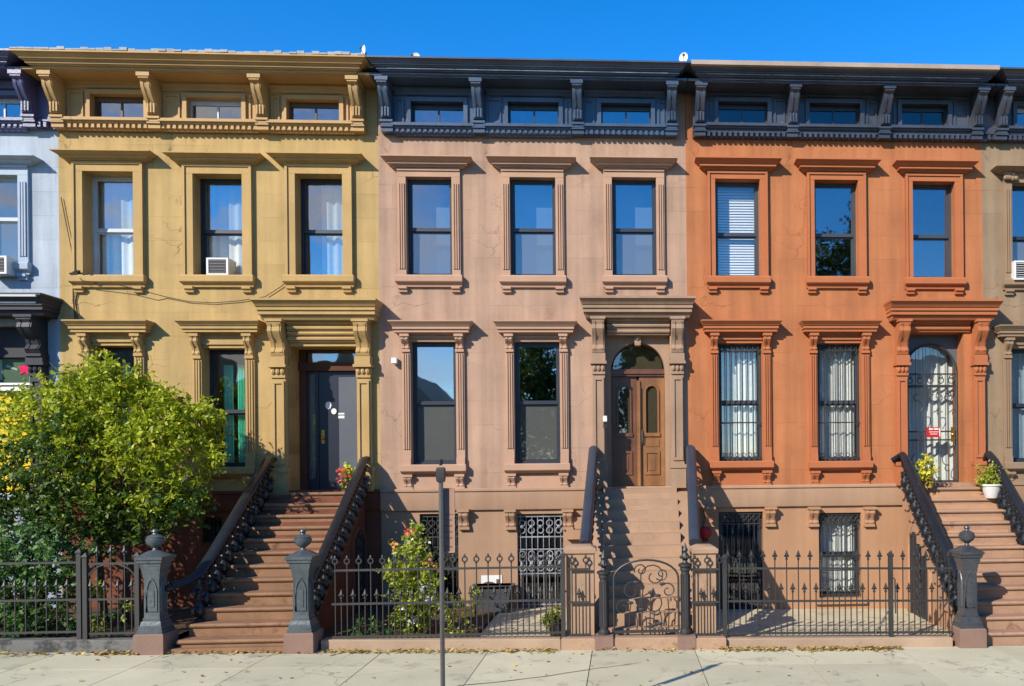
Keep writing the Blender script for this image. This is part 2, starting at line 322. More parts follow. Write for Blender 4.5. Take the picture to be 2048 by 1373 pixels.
def sash(house, o, rd, frame, glass_hi, glass_lo, mid=.5, rail=.035, border=.045):
    a, b, c, d = o; mb = MB(); yf = rd-.09
    bw = border
    mb.box(a-.01, a+bw, yf, rd, c-.01, d+.01); mb.box(b-bw, b+.01, yf, rd, c-.01, d+.01)
    mb.box(a+bw, b-bw, yf, rd, d-bw, d+.01); mb.box(a+bw, b-bw, yf, rd, c-.01, c+bw*1.2)
    zm = c+(d-c)*mid
    mb.box(a+bw, b-bw, yf+.008, rd-.01, zm-rail/2, zm+rail/2)
    s = .03                                   # sash stiles, upper sash set forward
    for (z0, z1, y0) in ((zm+rail/2, d-bw, yf+.02), (c+bw*1.2, zm-rail/2, yf+.045)):
        mb.box(a+bw, a+bw+s, y0, y0+.035, z0, z1); mb.box(b-bw-s, b-bw, y0, y0+.035, z0, z1)
        mb.box(a+bw+s, b-bw-s, y0, y0+.035, z1-s, z1); mb.box(a+bw+s, b-bw-s, y0, y0+.035, z0, z0+s)
    w = part('window', mb, frame, house, sharp=None)
    e = bw+s-.004
    def tilt(m):
        jx, jz = random.uniform(-.007,.007), random.uniform(-.007,.007); n_ = len(m.v)-8
        m.v[n_:] = [(x, y+jx*((x-a)/(b-a)-.5)+jz*(1 if z > (c+d)/2+.3 or (z < (c+d)/2 and z > c+.3) else -1)*.5, z) for x, y, z in m.v[n_:]]; return m
    part('pane', tilt(MB().box(a+e, b-e, yf+.032, yf+.038, zm+rail/2+s-.004, d-bw-s+.004)), glass_hi, w, sharp=None)
    part('pane', tilt(MB().box(a+e, b-e, yf+.058, yf+.064, c+bw*1.2+s-.004, zm-rail/2-s+.004)), glass_lo, w, sharp=None)
    return w

def casing_plain(mb, o, cw, p=.05, flute=True):
    a, b, c, d = o; e = -.003
    for s in (-1, 1):
        xi = (a-e) if s < 0 else (b+e); xo = xi + s*cw; x0, x1 = min(xi, xo), max(xi, xo)
        mb.box(x0, x1, -p, .03, c, d)
        if flute:
            n = 3
            for k in range(n):
                f0 = x0+cw*(.16+.26*k); mb.box(f0, f0+cw*.15, -p-.022, -p+.01, c+.12, d-.12)
        else:
            xq = x0 if s < 0 else x1
            mb.box(xq-.0 if s < 0 else xq-.045, xq+.045 if s < 0 else xq, -p-.025, -p+.01, c, d+cw-.05)
    mb.box(a-e-cw, b+e+cw, -p, .03, d+e*-1, d+cw)
    mb.box(a-e-cw, b+e+cw, -p-.025, -p+.01, d+cw-.045, d+cw)

def upper_window(house, o, ztop, trim, frame, ghi, glo, rd=.24, cw=.15, flute=True, mid=.5, hood=True):
    a, b, c, d = o
    w = sash(house, o, rd, frame, ghi, glo, mid)
    mb = MB(); casing_plain(mb, o, cw, flute=flute); part('casing', mb, trim, w)
    if hood:
        zb = d+cw-.004; h = ztop-zb
        prof = [(.055,zb),(.06,zb+.08*h),(.095,zb+.085*h),(.095,zb+.24*h),(.125,zb+.25*h),(.13,zb+.30*h),(.165,zb+.31*h),(.165,zb+.52*h),(.18,zb+.53*h),(.205,zb+.66*h),(.265,zb+.86*h),(.27,zb+.87*h),(.27,ztop),(.20,ztop+.012)]
        part('hood', MB().mould(a-cw+.0, b+cw, prof, ex=.85), trim, w)
    mb = MB().mould(a-cw-.0, b+cw, [(.05,c-.20),(.06,c-.15),(.11,c-.13),(.125,c-.11),(.125,c-.02),(.11,c+.004)], ex=.25)
    mb.box(a-.001, b+.001, -.1, rd-.1, c-.06, c+.006)
    for xc in (a-cw*.4, b+cw*.4):
        mb.polyx([(.02,c-.19),(-.095,c-.19),(-.095,c-.235),(-.06,c-.25),(-.055,c-.29),(.02,c-.30)], xc-.075, xc+.075)
    part('sill', mb, trim, w)
    return w

def parlor_window(house, o, ztop, trim, frame, ghi, glo, rd=.24, cw=.15, mid=.5, zledge=None, panel=True):
    a, b, c, d = o
    w = sash(house, o, rd, frame, ghi, glo, mid)
    mb = MB(); e = .003
    for s in (-1, 1):
        xi = a-e if s < 0 else b+e; x0, x1 = (xi-cw, xi) if s < 0 else (xi, xi+cw)
        mb.box(x0, x1, -.05, .03, c, d+.02); mb.box(x0-.0, x1, -.075, -.045, c, c+.12)
        for k in range(3):
            f0 = x0+cw*(.16+.26*k); mb.box(f0, f0+cw*.15, -.072, -.04, c+.28, d-.22)
    mb.box(a+e*0, b, -.012, .03, d-.0+.002, d+.09); mb.box(a-.0, b, -.045, .03, d+.06, d+.10)
    part('casing', mb, trim, w)
    zb = ztop-.23
    mb = MB().mould(a-cw, b+cw, [(.05,zb-.0),(.07,zb+.03),(.17,zb+.035),(.17,zb+.085),(.20,zb+.09),(.20,zb+.14),(.22,zb+.145),(.235,zb+.17),(.285,zb+.205),(.29,zb+.21),(.29,ztop),(.22,ztop+.014)], ex=.62)
    mb.box(a-cw, b+cw, -.03, .02, d+.095, zb+.01)
    hd = part('hood', mb, trim, w)
    for xc in (a-cw*.5, b+cw*.5):
        q = MB(); console(q, xc, .13, .17, zb+.005, d-.16); part('bracket', q, trim, w)
    mb = MB().mould(a-cw, b+cw, [(.06,c-.17),(.075,c-.15),(.12,c-.13),(.135,c-.11),(.135,c-.01),(.12,c+.004)], ex=.2)
    mb.box(a-.001, b+.001, -.1, rd-.1, c-.06, c+.006)
    if panel:
        zl = zledge+.01
        mb.box(a-.0, b, -.02, .02, zl+.02, c-.22); mb.box(a-.02, b+.02, -.035, .0, zl, zl+.035)
        for xc in (a-cw*.4, b+cw*.4): console(mb, xc, .14, .11, c-.175, zl+.02)
    part('sill', mb, trim, w)
    return w

def bars(mb, o, y, n, r=.009, hz=(), vert=True):
    a, b, c, d = o
    for k in range(n):
        x = a+(b-a)*(k+.5)/n; mb.tube([(x,y,c),(x,y,d)], r, 5)
    for z in hz: mb.bx2((a,y,z), (b,y,z), .012, .022)

def ring(mb, c, r, t, plane='xz', n=14, k=5):
    pts = []
    for i in range(n):
        q = 2*math.pi*i/n
        pts.append((c[0]+r*math.cos(q), c[1], c[2]+r*math.sin(q)) if plane == 'xz' else (c[0], c[1]+r*math.cos(q), c[2]+r*math.sin(q)))
    mb.tube(pts, t, k, closed=True)
def arc_pts(cx, y, cz, r, a0, a1, n=10): return [(cx+r*math.cos(R(a0+(a1-a0)*i/n)), y, cz+r*math.sin(R(a0+(a1-a0)*i/n))) for i in range(n+1)]

# ------------------------------------------------------------------ cornice
ZW = PZ(1050, 272)                 # top of the stone, foot of the cornice
ZS = PZ(1050, 158, -.5)            # underside of the crown
ZT = PZ(1050, 117, -.75)           # top of the crown
def cornice(house, x0, x1, brx, attic, mat, frame, panes, ends=(-.12, .03), dent=.098, foot=.0, inset=(0,0), wallmat=None, lit_fillet=None, flash=None, pf=1.0):
    holes = [(a, b, c, d, .20) for a, b, c, d in attic]
    mb = MB()
    # frieze board
    fx0, fx1 = x0+inset[0], x1-inset[1]
    wall_sheet(mb, fx0, fx1, ZW-.02, ZS+.05, holes, y=-.07)
    mb.box(fx0, fx1, -.068, -.01, ZW-.021, ZW-.018)
    mb.box(fx0, fx0+.012, -.068, .0, ZW-.017, ZS+.05); mb.box(fx1-.012, fx1, -.068, .0, ZW-.017, ZS+.05)
    if wallmat:
        if inset[0]: part('wall_end', MB().box(x0+.004, fx0-.002, -.001, .06, ZW-.016, ZS+.011), wallmat, house, sharp=None)
        if inset[1]: part('wall_end', MB().box(fx1+.002, x1-.004, -.001, .06, ZW-.016, ZS+.011), wallmat, house, sharp=None)
    # window surrounds and panels on the frieze
    for a, b, c, d in attic:
        t = .07
        mb.box(a-t, a+.003, -.115, -.06, c-.03, d+t); mb.box(b-.003, b+t, -.115, -.06, c-.03, d+t); mb.box(a, b, -.115, -.06, d-.003, d+t)
    xs = sorted(brx)
    for i in range(len(xs)-1):
        l, r = xs[i]+.1, xs[i+1]-.1
        a, b, c, d = attic[i] if i < len(attic) else (l+.4, r-.4, 0, 0)
        if c:
            for (p0, p1) in ((l+.02, a-.12), (b+.12, r-.02)):
                if p1-p0 > .1:
                    for (u0, u1, v0, v1) in ((p0, p0+.03, c-.02, d+.05), (p1-.03, p1, c-.02, d+.05), (p0+.03, p1-.03, c-.02, c+.015), (p0+.03, p1-.03, d+.02, d+.05)):
                        mb.box(u0, u1, -.095, -.06, v0, v1)
            mb.mould(l-.02, r+.02, [(.08,c-.22),(.09,c-.19),(.12,c-.18),(.125,c-.13),(.17,c-.115),(.17,c-.09),(.21,c-.085),(.21,c-.035),(.10,c-.025)], ex=0, yb=-.05)
            mb.mould(l, r, [(.08,d+.10),(.11,d+.12),(.11,d+.17),(.15,d+.20),(.15,d+.235),(.08,d+.25)], ex=0, yb=-.05)
            for q in range(5):
                mx = l+.12+(r-l-.24)*q/4; mb.box(mx-.025, mx+.025, -.11, -.05, d+.255, d+.32)
    # dentil row
    zf = ZW
    mb.mould(fx0+.01, fx1-.01, [(.075,zf+.07),(.09,zf+.085),(.125,zf+.095),(.125,zf+.125),(.07,zf+.14)], ex=0, yb=-.05)
    n = int((fx1-fx0-.1)/dent)
    for k in range(n):
        xd = fx0+.06+dent*k
        if any(abs(xd+.022-q) < .11 for q in xs): continue
        mb.box(xd, xd+.05, -.15, -.05, zf-.01, zf+.072)
    # soffit and crown
    mb.box(x0-ends[0]+.001, x1+ends[1]-.001, -.52, .0, ZS+.012, ZS+.05)
    h = ZT-ZS
    prof = [(.49,ZS),(.49,ZS+.10*h),(.535,ZS+.11*h),(.535,ZS+.25*h),(.575,ZS+.26*h),(.58,ZS+.33*h),(.61,ZS+.34*h),(.61,ZS+.47*h),(.63,ZS+.48*h),(.635,ZS+.56*h),(.67,ZS+.57*h),(.675,ZS+.64*h),(.70,ZS+.76*h),(.74,ZS+.87*h),(.755,ZS+.88*h),(.755,ZT)]
    rings = []
    for p, z in prof:
        q = (p-.75)*1.0
        rings.append([(x0-ends[0]-q, .02, z), (x0-ends[0]-q, -p, z), (x1+ends[1]+q, -p, z), (x1+ends[1]+q, .02, z)])
    mb.loft(rings)
    cn = part('cornice', mb, mat, house)
    if lit_fillet:
        q = MB(); xa, xb = x0-ends[0]+.24, x1+ends[1]-.24  # pale strips paint in the sunlit bands of the dark crown
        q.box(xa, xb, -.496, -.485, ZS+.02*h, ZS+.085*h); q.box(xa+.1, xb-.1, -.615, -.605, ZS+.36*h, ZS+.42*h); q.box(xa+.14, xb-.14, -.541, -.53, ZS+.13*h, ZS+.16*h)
        part('lit_fillet', q, lit_fillet, cn, sharp=None)
    for xb in xs:
        q = MB(); zt = ZS+.008; zb = ZW+.0
        pts = [(-.06,zt),(-.50,zt),(-.50,zt-.10),(-.44,zt-.13),(-.42,zt-.22),(-.34,zt-.34),(-.27,zt-.42),(-.24,zt-.52),(-.24,zt-.60),(-.19,zt-.62),(-.06,zt-.62)]
        w = .17
        q.polyx(pts, xb-w/2, xb+w/2); q.box(xb-w*.64, xb+w*.64, -.515, -.06, zt-.07, zt-.004)
        zq = zt-.62
        q.box(xb-w*.55, xb+w*.55, -.20, -.06, zb+.08, zq+.02); q.box(xb-w*.66, xb+w*.66, -.225, -.06, zq-.05, zq-.012)
        q.box(xb-w*.6, xb+w*.6, -.17, -.06, zb-.02, zb+.082); q.box(xb-w*.66, xb+w*.66, -.20, -.06, zb+.055, zb+.085)
        for s in (-.3, 0, .3): q.box(xb+s*w-.013, xb+s*w+.013, -.275, -.2, zq+.03, zq+.25)
        for s in (-.28, .28): q.polyx([(-.505,zt-.1),(-.445,zt-.14),(-.435,zt-.22),(-.35,zt-.345),(-.29,zt-.42),(-.27,zt-.42),(-.3,zt-.3),(-.4,zt-.12)], xb+s*w-.02, xb+s*w+.02)
        part('bracket', q, mat, cn)
    for (a, b, c, d), (fm, gm) in zip(attic, panes):
        q = MB(); y0, y1 = .03, .08; t = .03
        q.box(a-.005, a+t, y0, y1, c-.005, d+.005); q.box(b-t, b+.005, y0, y1, c-.005, d+.005); q.box(a+t, b-t, y0, y1, c-.005, c+t); q.box(a+t, b-t, y0, y1, d-t-.06, d+.005)
        q.box((a+b)/2-.015, (a+b)/2+.015, y0+.005, y1-.005, c+t, d-t-.06)
        w_ = part('attic_window', q, fm, house, sharp=None)
        part('pane', MB().box(a+t-.004, b-t+.004, y0+.02, y0+.026, c+t-.004, d-t-.056), gm, w_, sharp=None)
    if flash: part('roof_flashing', flash(MB(), x0-ends[0], x1+ends[1]), M['tan_flashing'] if wallmat is M['C_wall'] else M['roof'], house)
    return cn

def shell(house, x0, x1, z0=0.0):
    g = .006; x0 += g; x1 -= g; mb = MB(); zt = ZT-.12
    mb.box(x0, x0+.1, .02, 9, z0-.6, zt); mb.box(x1-.1, x1, .02, 9, z0-.6, zt); mb.box(x0+.1, x1-.1, 8.8, 9, z0-.6, zt)
    part('side_wall', mb, M['party'], house, sharp=None)
    part('roof', MB().box(x0-.0, x1, .015, 9.02, zt+.002, zt+.115), M['roof'], house, sharp=None)
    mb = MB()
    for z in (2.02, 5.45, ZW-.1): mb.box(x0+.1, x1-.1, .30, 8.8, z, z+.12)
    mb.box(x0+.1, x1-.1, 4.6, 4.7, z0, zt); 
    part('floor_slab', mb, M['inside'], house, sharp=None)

def O(l, t, r, b):          # measured opening on the house front
    m = (t+b)/2; c = (l+r)/2
    return (PX(l, m), PX(r, m), PZ(c, b), PZ(c, t))
def AT(l, t, r, b):
    m = (t+b)/2; c = (l+r)/2; y = -.07
    return (PX(l, m, y), PX(r, m, y), PZ(c, b, y), PZ(c, t, y))

ZL = PZ(1050, 977)                  # ledge between parlour and basement
def basics(house, key, x0, x1, up_holes, base_holes, zledge, band, zband):
    part('wall', wall_sheet(MB(), x0, x1, zledge, ZW-.015, up_holes), M[key+'_wall'], house, sharp=None)
    part('basement_wall', wall_sheet(MB(), x0, x1, min(zg(x0), zg(x1))-.4, zledge+.0, base_holes), M[key+'_base'], house, sharp=None)
    if band:
        part('stone_band', MB().mould(x0+.004, x1-.004, [(.05,zband),(.06,zband+.02),(.06,zledge-.05),(.085,zledge-.04),(.085,zledge-.005),(.06,zledge+.012)], ex=0), band, house)

# ================================================================== HOUSES
XA0, XA1 = PX(118, 450), PX(757, 450); XB1 = PX(1373, 500); XC1 = PX(1965, 500)
XZ0, XD1 = XA0-5.6, XC1+5.4

# ---------------------------------------------------------------- yellow house
hA = thing('row_house', 'mustard yellow brownstone with ochre cornice behind a tree', 'house', ((XA0+XA1)/2, 0, 0), 'brownstone row houses')
upA = [O(168,345,270,553), O(388,350,487,553), O(592,350,687,553)]
paA = [O(186,692,272,935), O(407,697,493,935)]
dA = O(578,640,718,985); zbA = PZ(450, 985)
hatA = [AT(182,190,290,237), AT(375,197,485,240), AT(574,201,680,243)]
basA = [O(405,1035,445,1085), O(200,1035,290,1090)]
basics(hA, 'A', XA0, XA1, [o+(.32,) for o in upA+paA] + [(dA[0], dA[1], ZL-.02, dA[3], .6)], [o+(.25,) for o in basA], ZL, M['A_base'], ZL-.35)
shell(hA, XA0, XA1)
hz = [PZ(215,300,-.25), PZ(432,305,-.25), PZ(636,306,-.25)]
for i, o in enumerate(upA):
    upper_window(hA, o, hz[i], M['A_trim'], [M['pale_frame'], M['black_frame'], M['black_frame']][i], M['glass_old'], [M['glass_clear'], M['glass_clear'], M['glass_old']][i], rd=.32, cw=.17, flute=False, mid=.47)
for o in paA: parlor_window(hA, o, PZ(435,640,-.27), M['A_trim'], M['black_frame'], M['glass_clear'], M['glass_clear'], rd=.32, cw=.16, mid=.47, zledge=ZL)
for o in basA:
    w = sash(hA, o, .22, M['black_frame'], M['glass_dark'], M['glass_dark'])
    q = MB(); bars(q, o, .05, 5); part('grille', q, M['black_iron'], w)
def flashA(mb, a, b):
    n = 46
    for k in range(n):
        x0 = a+(b-a)*k/n; x1 = a+(b-a)*(k+1)/n
        h = .02+.035*random.random(); mb.box(x0+.002, x1-.002, -.75-.02*random.random(), -.3, ZT+.002, ZT+h)
        if random.random() < .3: mb.ball((x0+.03, -.6, ZT+.05), .03+.03*random.random(), 7, 5, (1.8,1,.6))
    return mb
cornice(hA, XA0, XA1, [PX(128,240), PX(319,240), PX(533,240), PX(722,240)], hatA, M['A_corn'], None, [(M['olive_frame'],M['glass_blue']),(M['pale_frame'],M['glass_blue']),(M['olive_frame'],M['glass_blue'])], ends=(.27, .02), flash=flashA, inset=(.0,.2), wallmat=M['A_wall'])

def portico(house, l, r, ztop, trim, wid, zfoot, proj=.42, fill=None):
    """door surround: hood on two consoles over panelled pilasters; l, r = inner edges of the pilasters"""
    zb = ztop-.24; pw = wid
    xl0, xr1 = l-pw, r+pw
    mb = MB().mould(xl0, xr1, [(proj-.20,zb-.10),(proj-.17,zb-.06),(proj-.17,zb-.02),(proj-.11,zb-.015),(proj-.11,zb+.05),(proj-.08,zb+.055),(proj-.08,zb+.11),(proj-.06,zb+.115),(proj-.03,zb+.16),(proj+.02,zb+.2),(proj+.03,zb+.205),(proj+.03,ztop),(proj-.05,ztop+.02)], ex=.42)
    hd = part('door_hood', mb, trim, house)
    zc = zb-.10; zk = zc-.98
    for xc in (l-pw/2, r+pw/2):
        q = MB(); z0 = zfoot
        q.box(xc-pw*.44, xc+pw*.44, -.10, .03, z0, zk+.02)
        q.box(xc-pw*.55, xc+pw*.55, -.14, .03, z0, z0+.38); q.box(xc-pw*.6, xc+pw*.6, -.16, .03, z0+.36, z0+.43)
        t = .035
        for (a, b, c, d) in ((xc-pw*.36, xc-pw*.36+t, z0+.55, zk-.12), (xc+pw*.36-t, xc+pw*.36, z0+.55, zk-.12), (xc-pw*.36, xc+pw*.36, z0+.5, z0+.552), (xc-pw*.36, xc+pw*.36, zk-.122, zk-.07)):
            q.box(a, b, -.125, -.09, c, d)
        pl = part('pilaster', q, trim, house)
        q = MB(); console(q, xc, pw*.86, proj-.12, zc+.004, zk+.34)
        q.box(xc-pw*.5, xc+pw*.5, -.18, .03, zk+.21, zk+.345); q.box(xc-pw*.58, xc+pw*.58, -.2, .03, zk+.16, zk+.21)
        for s in (-1, 0, 1): q.ball((xc+s*pw*.3, -.13, zk+.09), .055, 8, 6, (.8,.8,1.1))
        q.box(xc-pw*.46, xc+pw*.46, -.13, .03, zk-.02, zk+.165)
        part('console', q, trim, pl)
    return zc

lA, rA = PX(580, 800), PX(717, 800)
zcA = portico(hA, dA[0], dA[1]-.02, PZ(640,597,-.42), M['A_trim'], .27, ZL-.02)
# layered lintel mouldings inside the porch
q = MB()
def strips(q, a, b, z0, n, dz, p, yb):
    for k in range(n):
        z = z0-dz*k; pk = p-.025*k
        q.mould(a, b, [(-.02,z-dz*.98),(pk-.05,z-dz*.95),(pk-.05,z-dz*.62),(pk-.01,z-dz*.58),(pk,z-dz*.3),(pk-.01,z-dz*.06),(-.02,z)], ex=0, yb=yb)
strips(q, dA[0]+.01, dA[1]-.03, PZ(650,642,-.1), 4, .092, .14, .55)
q.box(dA[0]+.012, dA[1]-.032, .03, .5, PZ(650,694,.1), PZ(650,642,-.1)-.37)
part('lintel', q, M['A_trim'], hA)
# doorway
a, b, c, d = dA; yd = .52
q = MB(); zt = PZ(665,733,.5); zh = zt
fr = M['A_step']
q.box(a+.002, b-.002, yd-.1, yd+.06, zt-.09, zt+.06)
q.box(a+.002, a+.12, yd-.05, yd+.06, ZL, d-.02); q.box(b-.06, b-.002, yd-.05, yd+.06, ZL, d-.02)
zt2 = PZ(668,728,.5); zt3 = PZ(668,699,.5)
q.box(a+.12, b-.06, yd-.05, yd+.06, zt3, d-.02); q.box(a+.12, b-.06, yd-.06, yd+.06, zt+.06, zt2)
fa = part('door_frame', q, M['jamb'], hA)
part('transom', MB().box(a+.12, b-.06, yd, yd+.01, zt2, zt3), M['glass_blue'], fa)
q = MB(); xm = PX(638, 850, .5)
q.box(xm, b-.062, yd-.01, yd+.04, ZL+.0, zt-.092)
part_d = part('door', q, M['navy_door'], hA, sharp=None)
q = MB(); q.lathe(0, 0, [(.0,0)]*2+[(.03,0),(.03,.02)], 8)
part('handle', MB().ball((xm+.07, yd-.05, ZL+.95), .03).box(xm+.06, xm+.08, yd-.05, yd, ZL+.94, ZL+.96).box(xm+.04, xm+.1, yd-.016, yd-.008, ZL+.85, ZL+1.1), M['brass'], part_d)
xg = PX(678, 850, .5)
part('door_panel', MB().box(xg, b-.07, yd-.018, yd-.006, ZL+.06, zt-.2), M['grey_door'], part_d, sharp=None)
part('sticker', MB().polyy([(xm+.17+.055*math.cos(t*.5), ZL+1.55+.07*math.sin(t*.5)) for t in range(12)], yd-.014, yd-.009).polyy([(xm+.27+.05*math.cos(t*.5), ZL+1.44+.055*math.sin(t*.5)) for t in range(12)], yd-.022, yd-.0175).box(xm+.35, xm+.46, yd-.023, yd-.0182, ZL+1.38, ZL+1.41).box(xm+.35, xm+.46, yd-.023, yd-.0182, ZL+1.31, ZL+1.36), M['white_plastic'], part_d, sharp=None)
sl = part('sidelight', MB().box(a+.122, a+.17, yd-.02, yd+.04, ZL, zt-.092).box(xm-.06, xm-.002, yd-.03, yd+.04, ZL, zt-.092).box(a+.17, xm-.06, yd-.02, yd+.04, ZL, ZL+.2).box(a+.17, xm-.06, yd-.02, yd+.04, zt-.14, zt-.092), M['navy_door'], hA, sharp=None)
part('pane', MB().box(a+.17, xm-.06, yd+.0, yd+.01, ZL+.2, zt-.14), M['screen'], sl, sharp=None)

# ---------------------------------------------------------------- pink house
hB = thing('row_house', 'pink brown brownstone with slate blue cornice and wooden double door', 'house', ((XA1+XB1)/2, 0, 0), 'brownstone row houses')
upB = [O(813,356,905,553), O(1020,357,1112,554), O(1224,357,1313,554)]
paB = [O(823,684,913,930), O(1029,684,1120,928)]
dB = O(1212,640,1341,975)
hatB = [AT(822,205,928,248), AT(1016,206,1118,250), AT(1202,208,1302,250)]
basB = [O(840,1028,917,1205), O(1035,1028,1127,1216)]
basics(hB, 'B', XA1, XB1, [o+(.24,) for o in upB+paB] + [(dB[0], dB[1], ZL-.02, dB[3], .5)], [o+(.28,) for o in basB], ZL, M['B_band'], PZ(1050,1019))
shell(hB, XA1, XB1)
for o, hp in zip(upB, ((852,311),(1063,312),(1266,314))): upper_window(hB, o, PZ(*hp,-.25), M['B_trim'], M['black_frame'], M['glass_blue'], M['screen'], rd=.2, cw=.15, mid=.485)
for o in paB: parlor_window(hB, o, PZ(970,641,-.27), M['B_trim'], M['black_frame'], M['glass_mirror'], M['screen_grey'], rd=.2, cw=.15, mid=.5, zledge=ZL)
for i, o in enumerate(basB):
    w = sash(hB, o, .26, M['black_frame'], M['glass_dark'], M['glass_dark'])
    a, b, c, d = o; q = MB(); y = .06
    bars(q, o, y, 8, .008, (c+.05, c+(d-c)*.36, c+(d-c)*.62, d-.42, d-.05))
    for k in range(5):
        x = a+(b-a)*(k+.5)/5
        for zc in (d-.17, d-.30, c+(d-c)*.42, c+(d-c)*.52, c+(d-c)*.57): ring(q, (x, y-.012, zc), .055, .012, n=10)
        q.ball((x, y-.02, d-.235), .035, 7, 5); q.ball((x, y-.02, c+(d-c)*.47), .035, 7, 5)
    part('grille', q, M['grille_and_lit_fillet'] if i else M['black_iron'], w)
for px in (929, 1022, 1136):
    q = MB(); console(q, PX(px,1040), .17, .15, PZ(px,1019), PZ(px,1056)); part('bracket', q, M['B_base'], hB)
part('niche', MB().box(PX(1155,1040)-.12, PX(1155,1040)+.1, -.04, .02, PZ(1155,1058), PZ(1155,1034)), M['B_band'], hB, sharp=None)
part('ledge', MB().box(PX(1155,1040)-.2, PX(1155,1040)+.12, -.12, .02, PZ(1155,1078), PZ(1155,1059)), M['B_base'], hB, sharp=None)
cornice(hB, XA1, XB1, [PX(779,250), PX(961,250), PX(1157,250), PX(1342,250)], hatB, M['B_corn'], None, [(M['black_frame'],M['glass_blue'])]*3, ends=(-.02, -.004), inset=(.1,.17), wallmat=M['B_wall'], lit_fillet=M['grille_and_lit_fillet'])
zcB = portico(hB, dB[0]-.0, dB[1]+.0, PZ(1275,593,-.42), M['B_door_trim'], .25, ZL-.02)
# entablature strips + arched doorway
a, b, c, d = dB
q = MB()
strips(q, a+.03, b-.01, PZ(1275,636,-.1), 3, .10, .13, .3)
q.box(a+.032, b-.012, -.02, .3, PZ(1275,636,-.1)+.004, zcB)
part('lintel', q, M['B_door_trim'], hB)
xc = (a+b)/2; rr = (b-a)/2-.09; zs = PZ(1277, 742, .3)-.0; za = PZ(1277, 688, .3)
ry = za-zs
def arch_fill(mb, x0, x1, z0, ztop, xc, rx, rz, y0, y1, n=20):
    """board with an arched opening cut in its lower edge"""
    prev = None
    for i in range(n+1):
        t = math.pi*(1-i/n); x = xc+rx*math.cos(t); z = z0+rz*math.sin(t)
        if prev: mb.add([(prev[0],y0,prev[1]),(x,y0,z),(x,y0,ztop),(prev[0],y0,ztop),(prev[0],y1,prev[1]),(x,y1,z),(x,y1,ztop),(prev[0],y1,ztop)], [(0,1,2,3),(4,7,6,5),(0,4,5,1),(3,2,6,7)])
        prev = (x, z)
    mb.box(x0, xc-rx, y0, y1, z0, ztop); mb.box(xc+rx, x1, y0, y1, z0, ztop)
    return mb
q = arch_fill(MB(), a+.001, b-.001, zs, d-.02, xc, rr, ry, .16, .42)
q.box(a+.001, xc-rr, .16, .42, ZL, zs); q.box(xc+rr, b-.001, .16, .42, ZL, zs)
dfb = part('door_arch', q, M['B_door_trim'], hB)
q = MB(); q.polyy([(xc-.05,za-.06),(xc+.05,za-.06),(xc+.075,za+.13),(xc-.075,za+.13)], .08, .3); q.ball((xc, .09, za+.07), .05, 8, 6); part('keystone', q, M['B_door_trim'], dfb)
q = MB(); q.tube([(xc-rr+.03,.36,zs)]+[(xc+(rr-.03)*math.cos(math.pi*(1-i/16)), .36, zs+(ry-.03)*math.sin(math.pi*(1-i/16))) for i in range(17)]+[(xc+rr-.03,.36,zs)], .11, 6)
q.box(xc-rr, xc+rr, .30, .44, zs-.10, zs+.03); q.box(xc-rr, xc+rr, .27, .42, zs-.06, zs-.01)
tf = part('transom', q, M['mahogany_and_shaded_oak'], hB)
part('pane', MB().polyy([(xc+(rr-.03)*math.cos(math.pi*i/16), zs+.02+(ry-.03)*math.sin(math.pi*i/16)) for i in range(17)], .40, .41), M['glass_door'], tf, sharp=None)
def leaf_door(xl, xr, y, wood, slot=.075):
    zt = zs-.10; q = MB(); xm = (xl+xr)/2; w = xr-xl; gw = w*.26
    g0 = ZL+.98; g1 = zt-.30
    q.box(xl, xm-gw, y, y+.05, ZL+.01, zt); q.box(xm+gw, xr, y, y+.05, ZL+.01, zt); q.box(xm-gw, xm+gw, y, y+.05, ZL+.01, g0)
    arch_fill(q, xm-gw, xm+gw, g1, zt, xm, gw, gw*1.1, y, y+.05, 12)
    q.tube([(xm-gw,y-.01,g0)]+[(xm+gw*math.cos(math.pi*(1-i/12)), y-.01, g1+gw*1.1*math.sin(math.pi*(1-i/12))) for i in range(13)]+[(xm+gw,y-.01,g0)], .022, 5)
    q.box(xm-gw-.03, xm+gw+.03, y-.03, y+.01, g0-.05, g0+.015)
    q.box(xm-gw-.01, xm+gw+.01, y-.012, y+.01, ZL+.74, g0-.09)
    for (u0,u1,v0,v1) in ((xm-gw-.02,xm-gw+.02,ZL+.22,ZL+.66),(xm+gw-.02,xm+gw+.02,ZL+.22,ZL+.66),(xm-gw+.02,xm+gw-.02,ZL+.22,ZL+.26),(xm-gw+.02,xm+gw-.02,ZL+.62,ZL+.66)): q.box(u0,u1,y-.022,y+.01,v0,v1)
    q.box(xm-gw+.06, xm+gw-.06, y-.012, y+.01, ZL+.30, ZL+.58)
    dd = part('door', q, wood, hB)
    part('pane', MB().box(xm-gw-.005, xm+gw+.005, y+.02, y+.028, g0, g1+gw*1.1), M['glass_door'], dd, sharp=None)
    return dd
leaf_door(xc-rr+.005, xc-.02, .36, M['mahogany_and_shaded_oak'])  # same wood as the right leaf, its shade put into a darker colour
dR = leaf_door(xc+.02, xc+rr-.005, .34, M['oak'])
part('astragal', MB().box(xc-.022, xc+.04, .305, .345, ZL+.01, zs-.18).tube([(xc+.03,.30,ZL+.01),(xc+.03,.30,zs-.3)], .02, 6), M['oak'], dR)
part('handle', MB().box(xc+.055, xc+.085, .315, .338, ZL+.78, ZL+1.05).tube([(xc+.07,.30,ZL+.8),(xc+.07,.27,ZL+.84),(xc+.07,.27,ZL+.98),(xc+.07,.30,ZL+1.02)], .012, 6), M['steel'], dR)

